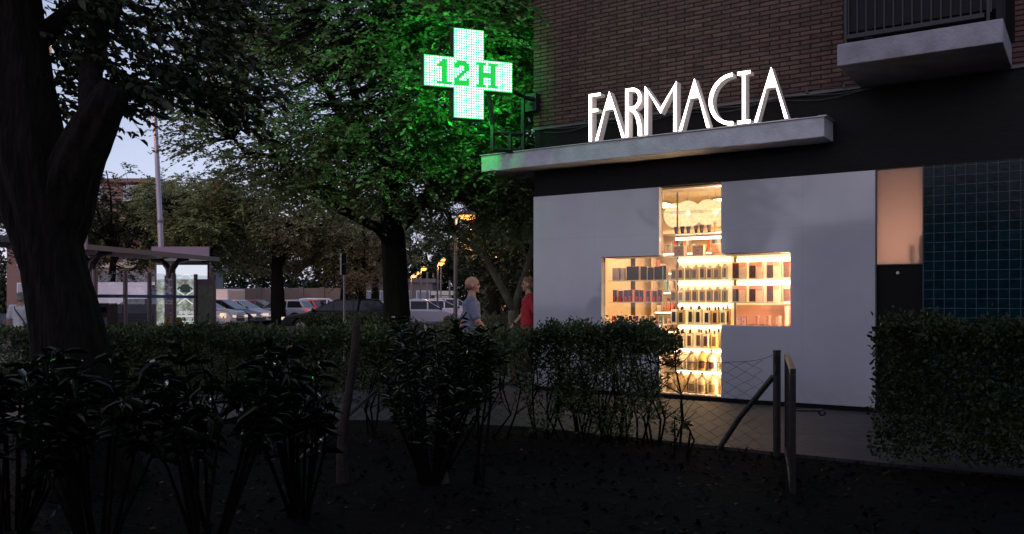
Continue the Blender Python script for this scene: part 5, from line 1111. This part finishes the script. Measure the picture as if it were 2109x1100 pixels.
W1 = paint('white', (.80, .72, .74)); S1 = paint('silver', (.50, .50, .55)); K1 = mat('paint_black', (.008, .009, .013), .35, 0, spec=.25); R1 = paint('red', (.60, .03, .03)); R2 = paint('maroon', (.26, .015, .03)); B1 = paint('navy', (.03, .05, .13)); B2 = paint('steel_blue', (.20, .28, .40)); P1 = paint('pearl', (.60, .56, .62))
car('black estate car in front of the others, left of the big trunk', X(703, 38), 38, 178, 'wagon', K1)
car('silver hatchback with its tail to the right, beside a red car', X(578, 54), 54, 172, 'hatch', S1)
car('bright red car with its tail to the right, behind the silver hatchback', X(612, 60), 60, 166, 'hatch', R1)
car('maroon car partly behind the white hatchback', X(531, 54.5), 54.5, -8, 'wagon', R2)
car('white hatchback with its bonnet to the right, in front of the maroon car', X(494, 50), 50, -10, 'hatch', W1)
car('dark blue car whose nose shows between two white cars', X(463, 46.8), 46.8, -8, 'hatch', B1)
car('steel blue car behind the bright red one', X(632, 72), 72, -20, 'hatch', B2)
car('white tall car roof showing above the black estate car', X(672, 61), 61, 4, 'suv', W1)
car('silver car half hidden left of the big trunk', X(800, 50), 50, 6, 'wagon', S1)
car('pearl coloured car just right of the big trunk', X(872, 44), 44, 10, 'hatch', P1)
car('white estate car right of the pearl one, beneath the distant lamps', X(908, 52), 52, 8, 'wagon', W1)
car('silver car beside the lit lamp post', X(938, 62), 62, 5, 'suv', S1)
car('pale car farthest down the street', X(885, 74), 74, 3, 'suv', P1)
car('white car glimpsed behind the forked tree', X(1075, 40), 40, 5, 'wagon', W1)
car('black car seen through the shelter glass', X(290, 29), 29, 172, 'hatch', K1)
sv = car('tall white car with barred grille beside the bus shelter end', X(408, 43), 43, -6, 'suv', W1)
q = MB()
for k in range(5): q.box(2.205, 2.222, -.42, .42, .44 + k * .085, .475 + k * .085)
q.build('grille_bar', m_trim, sv)
tr_ = thing('box_trailer', 'white box bodied truck standing behind the tall white car', 'truck', (X(440, 51), 51, G), R(-12))
q = MB(); q.box(-1.6, 1.5, -.95, .95, .55, 2.08); q.build('box_body', W1, tr_, bevel=.05)
q = MB(); q.box(1.501, 1.515, -.85, .85, .65, 1.98); q.build('rear_door', paint('peach_white', (.66, .50, .42)), tr_)
for sx_ in (-1.0, .9):
    for sy_ in (-1, 1):
        q = MB(); q.tube([(sx_, sy_ * .93, .33), (sx_, sy_ * .72, .33)], .33, 16); w_ = q.build('wheel', m_tyre, tr_); q = MB(); q.tube([(sx_, sy_ * .94, .33), (sx_, sy_ * .92, .33)], .2, 12); q.build('rim', m_rim, w_)
q = MB(); q.box(-1.6, 1.45, -.5, .5, .42, .549); q.build('chassis', m_trim, tr_)
car('large white van behind the bus shelter glass', X(318, 33), 33, 2, 'van', W1, 'delivery_van', 'van', None)
lamp('unseen street lamp added beyond the far left edge to light the parked cars', -31, 40, 7.5, 5200, .07, .25, .08)  # added out of frame to put warm light on the cars

# ---- people
m_skin = mat('skin', (.42, .22, .15), .55); m_hair = mat('grey_hair', (.26, .24, .22), .8); m_hair2 = mat('dark_hair', (.02, .015, .012), .8)
class Vol(MB):
    def lump(s, a, c, ra, rb, n=7):
        """row of overlapping ellipsoids between two joints"""
        ra = ra if hasattr(ra, '__len__') else (ra,) * 3; rb = rb if hasattr(rb, '__len__') else (rb,) * 3
        for i in range(n):
            f_ = i / (n - 1); s.ball([a[k] + (c[k] - a[k]) * f_ for k in range(3)], [ra[k] + (rb[k] - ra[k]) * f_ for k in range(3)], 14, 8)
        return s
    def fuse(s, name, m, parent, scale, voxel=.011, smooth=2):
        me = bpy.data.meshes.new(name); me.from_pydata([tuple(c * scale for c in v) for v in s.v], [], s.f); o = bpy.data.objects.new(name, me); C.objects.link(o)
        r_ = o.modifiers.new('fuse', 'REMESH'); r_.mode = 'VOXEL'; r_.voxel_size = voxel
        sm = o.modifiers.new('smooth', 'SMOOTH'); sm.iterations = smooth; sm.factor = .5
        dg = bpy.context.evaluated_depsgraph_get(); dg.update(); m2 = bpy.data.meshes.new_from_object(o.evaluated_get(dg)); bpy.data.objects.remove(o)
        m2.materials.clear(); m2.materials.append(m); m2.polygons.foreach_set('use_smooth', [True] * len(m2.polygons)); o = bpy.data.objects.new(name, m2); C.objects.link(o); o.parent = parent; return o
def person(label, x, Y, heading, H, shirt, trousers, hairm, pose='stand', strap=False, z0=G, bald=False):
    """front of the figure looks along local +x"""
    r = thing('person', label, 'person', (x, Y, z0), R(heading)); s = H / 1.74
    sit = pose == 'sit'; base = -.43 if sit else 0
    def up(z): return z + base
    st = .24 if pose == 'walk' else .04
    J = {}
    for y, t_ in ((1, 'l'), (-1, 'r')):
        if sit: J['hip' + t_], J['kn' + t_], J['an' + t_] = (.0, y * .09, .50), (.42, y * .11, .50), (.43, y * .11, .09)
        else: J['hip' + t_] = (0, y * .09, .90); J['kn' + t_] = (st * .5 if y > 0 else -st * .25, y * .095, .49); J['an' + t_] = (st if y > 0 else -st, y * .095, .09 if y > 0 or st < .1 else .13)
        sw = .16 * y if pose == 'walk' else .02
        J['sh' + t_] = (-.005, y * .185, up(1.42)); J['el' + t_] = (-.02 - sw * .7, y * .245, up(1.14)); J['wr' + t_] = (.06 - sw * 1.5, y * .24, up(.90))
        if sit: J['el' + t_] = (.10, y * .25, up(1.15)); J['wr' + t_] = (.31, y * .16, up(1.05))
    b = Vol()
    b.lump((0, 0, up(.93)), (0, 0, up(1.12)), (.105, .155, .10), (.095, .135, .10)); b.lump((0, 0, up(1.12)), (-.01, 0, up(1.36)), (.095, .135, .10), (.105, .165, .10)); b.lump((-.015, 0, up(1.40)), (.0, 0, up(1.52)), (.065, .10, .05), (.052, .052, .05))
    # head: cranium, face, jaw, nose, brow, ears
    b.ball((.0, 0, up(1.645)), (.097, .077, .093)); b.lump((.035, 0, up(1.62)), (.045, 0, up(1.555)), (.062, .060, .06), (.05, .045, .04), 5); b.ball((.078, 0, up(1.535)), (.022, .025, .018))
    b.lump((.090, 0, up(1.63)), (.104, 0, up(1.598)), (.012, .009, .013), (.014, .013, .010), 4); b.ball((.083, 0, up(1.655)), (.018, .045, .012))
    for y in (1, -1): b.ball((.005, y * .080, up(1.61)), (.020, .010, .032)); b.ball((.06, y * .038, up(1.59)), (.025, .018, .022))
    for t_, y in (('l', 1), ('r', -1)):
        sh, el, wr = J['sh' + t_], J['el' + t_], J['wr' + t_]; b.lump((-.01, y * .10, up(1.41)), sh, .06, .055, 4); b.lump(sh, el, .052, .038); b.lump(el, wr, .040, .026)
        d = Vector(wr) - Vector(el); d.normalize(); hd = Vector(wr) + d * .07; b.lump(wr, tuple(hd), (.026, .018, .026), (.036, .016, .034), 4)
        for f_, (off, ln) in enumerate(((-.027, .068), (-.010, .082), (.009, .078), (.026, .062))):
            a = hd + Vector((off, 0, 0)) + d * .025; k1 = a + d * ln * .55; k2 = k1 + (d + Vector((.25, -y * .35, 0))).normalized() * ln * .5; b.lump(tuple(a), tuple(k1), .0095, .0088, 5); b.lump(tuple(k1), tuple(k2), .0088, .0075, 4)
        a = Vector(wr) + d * .02 + Vector((.026, 0, 0)); b.lump(tuple(a), tuple(a + (d * .8 + Vector((.7, -y * .2, 0))).normalized() * .055), .012, .009, 5)
        hip, kn, an = J['hip' + t_], J['kn' + t_], J['an' + t_]; b.lump(hip, kn, .085, .056, 9); b.lump(kn, an, .056, .036, 9); b.lump((an[0] - .03, an[1], .05 if not sit else an[2] - .04), (an[0] + .15, an[1], .035 if not sit else an[2] - .05), (.045, .036, .035), (.045, .040, .026), 5)
    b.fuse('body', m_skin, r, s, .0085, 3)
    q = MB()
    for y in (-.032, .032): q.ball(tuple(c * s for c in (.086, y, up(1.628))), .011 * s, 8, 6)
    q.build('eyes', m_blk, r); q = MB(); q.ball(tuple(c * s for c in (.092, 0, up(1.563))), (.008 * s, .022 * s, .005 * s), 8, 5); q.build('mouth', mat('lips', (.30, .10, .09), .5), r)
    g_ = .017; c_ = Vol()
    c_.lump((0, 0, up(.86)), (0, 0, up(1.12)), (.120 + g_, .165 + g_, .04), (.105 + g_, .145 + g_, .08), 8); c_.lump((0, 0, up(1.12)), (-.01, 0, up(1.36)), (.105 + g_, .145 + g_, .08), (.108 + g_, .168 + g_, .08), 6); c_.lump((-.015, 0, up(1.40)), (-.012, 0, up(1.435)), (.085, .12, .045), (.065, .075, .03), 3)
    rn = random.Random(int(x * 100))
    for k in range(14): a = rn.uniform(0, 6.28); zz_ = rn.uniform(.88, 1.3); c_.lump((.115 * math.cos(a), .16 * math.sin(a), up(zz_)), (.118 * math.cos(a + .5), .165 * math.sin(a + .5), up(zz_ - .09)), .014, .010, 5)
    for t_, y in (('l', 1), ('r', -1)):
        sh, el = J['sh' + t_], J['el' + t_]; e2 = tuple(sh[k] + (el[k] - sh[k]) * .78 for k in range(3)); c_.lump((-.01, y * .10, up(1.41)), sh, .068, .068, 4); c_.lump(sh, e2, .066, .062, 6)
    c_.fuse('shirt', shirt, r, s, .012, 2)
    t2 = Vol(); t2.lump((0, 0, up(.90)), (0, 0, up(1.0)), (.118, .168, .06), (.112, .158, .05), 4)
    for t_ in 'lr': t2.lump(J['hip' + t_], J['kn' + t_], .100, .078, 9); t2.lump(J['kn' + t_], J['an' + t_], .078, .062, 9)
    t2.fuse('trousers', trousers, r, s, .014, 2)
    for t_, y in (('l', 1), ('r', -1)):
        an = J['an' + t_]; v = Vol(); v.lump((an[0] - .05, an[1], an[2] - .045), (an[0] + .17, an[1], an[2] - .05), (.055, .048, .042), (.06, .050, .034), 6); v.fuse('shoe', m_trim, r, s, .01, 1)
    h_ = Vol()
    if bald: h_.lump((-.072, .03, up(1.60)), (-.072, -.03, up(1.60)), (.022, .03, .045), (.022, .03, .045), 3); h_.ball((-.03, .072, up(1.60)), (.05, .014, .035)); h_.ball((-.03, -.072, up(1.60)), (.05, .014, .035)); h_.lump((-.045, .07, up(1.59)), (-.075, .03, up(1.59)), .02, .022, 4); h_.lump((-.045, -.07, up(1.59)), (-.075, -.03, up(1.59)), .02, .022, 4)
    else:
        h_.ball((-.012, 0, up(1.668)), (.098, .083, .085)); h_.ball((-.045, 0, up(1.61)), (.065, .078, .075)); h_.ball((.03, 0, up(1.715)), (.06, .06, .035))
        for k in range(16): a = rn.uniform(0, 6.28); h_.ball((-.02 + .085 * math.cos(a) * .9, .07 * math.sin(a), up(1.70 + rn.uniform(-.03, .03))), (.03, .022, .022))
    h_.fuse('hair', hairm, r, s, .009, 1)
    def S(*p): return tuple(c * s for c in p)
    if strap:
        q = MB(); q.tube([S(.14, -.16, up(1.0)), S(.145, -.05, up(1.2)), S(.10, .09, up(1.42)), S(-.02, .13, up(1.475)), S(-.125, .08, up(1.36)), S(-.145, -.04, up(1.2)), S(-.13, -.17, up(1.0))], .014 * s, 6); q.build('bag_strap', m_trim, r)
        q = MB(); q.box(-.14 * s, .12 * s, -.30 * s, -.20 * s, up(.78) * s, up(1.02) * s); q.build('shoulder_bag', m_trim, r, bevel=.03)
    return r
cloth = lambda nm, c: mat('cloth_' + nm, c, .9, noise=.15, nscale=14)
person('grey haired man in white shirt with dark strap across his back, beside the trunk', -9.75, 17.2, 100, 1.56, cloth('white', (.62, .62, .68)), cloth('dark', (.04, .04, .05)), m_hair, 'stand', True)
person('grey haired person in a light blue shirt at the left edge of the picture', -10.15, 17.9, 200, 1.50, cloth('light_blue', (.16, .30, .38)), cloth('dark', (.04, .04, .05)), m_hair, 'walk')
person('bald man in a grey blue shirt walking right past the lamp post', X(972, 11.6), 11.6, 0, 1.72, cloth('grey_blue', (.17, .20, .27)), cloth('dark', (.04, .04, .05)), mat('short_hair', (.20, .10, .07), .7), 'walk', bald=True)
person('person in a red top half hidden behind the pharmacy corner', .27, 14.15, 180, 1.78, cloth('red', (.42, .02, .035)), cloth('brown', (.12, .07, .05)), mat('short_hair', (.20, .10, .07), .7), 'walk')
person('dark haired person in a yellow top sitting on the shelter bench', X(352, 23.6), 23.75, -60, 1.55, cloth('yellow', (.38, .24, .04)), cloth('dark', (.04, .04, .05)), m_hair2, 'sit')
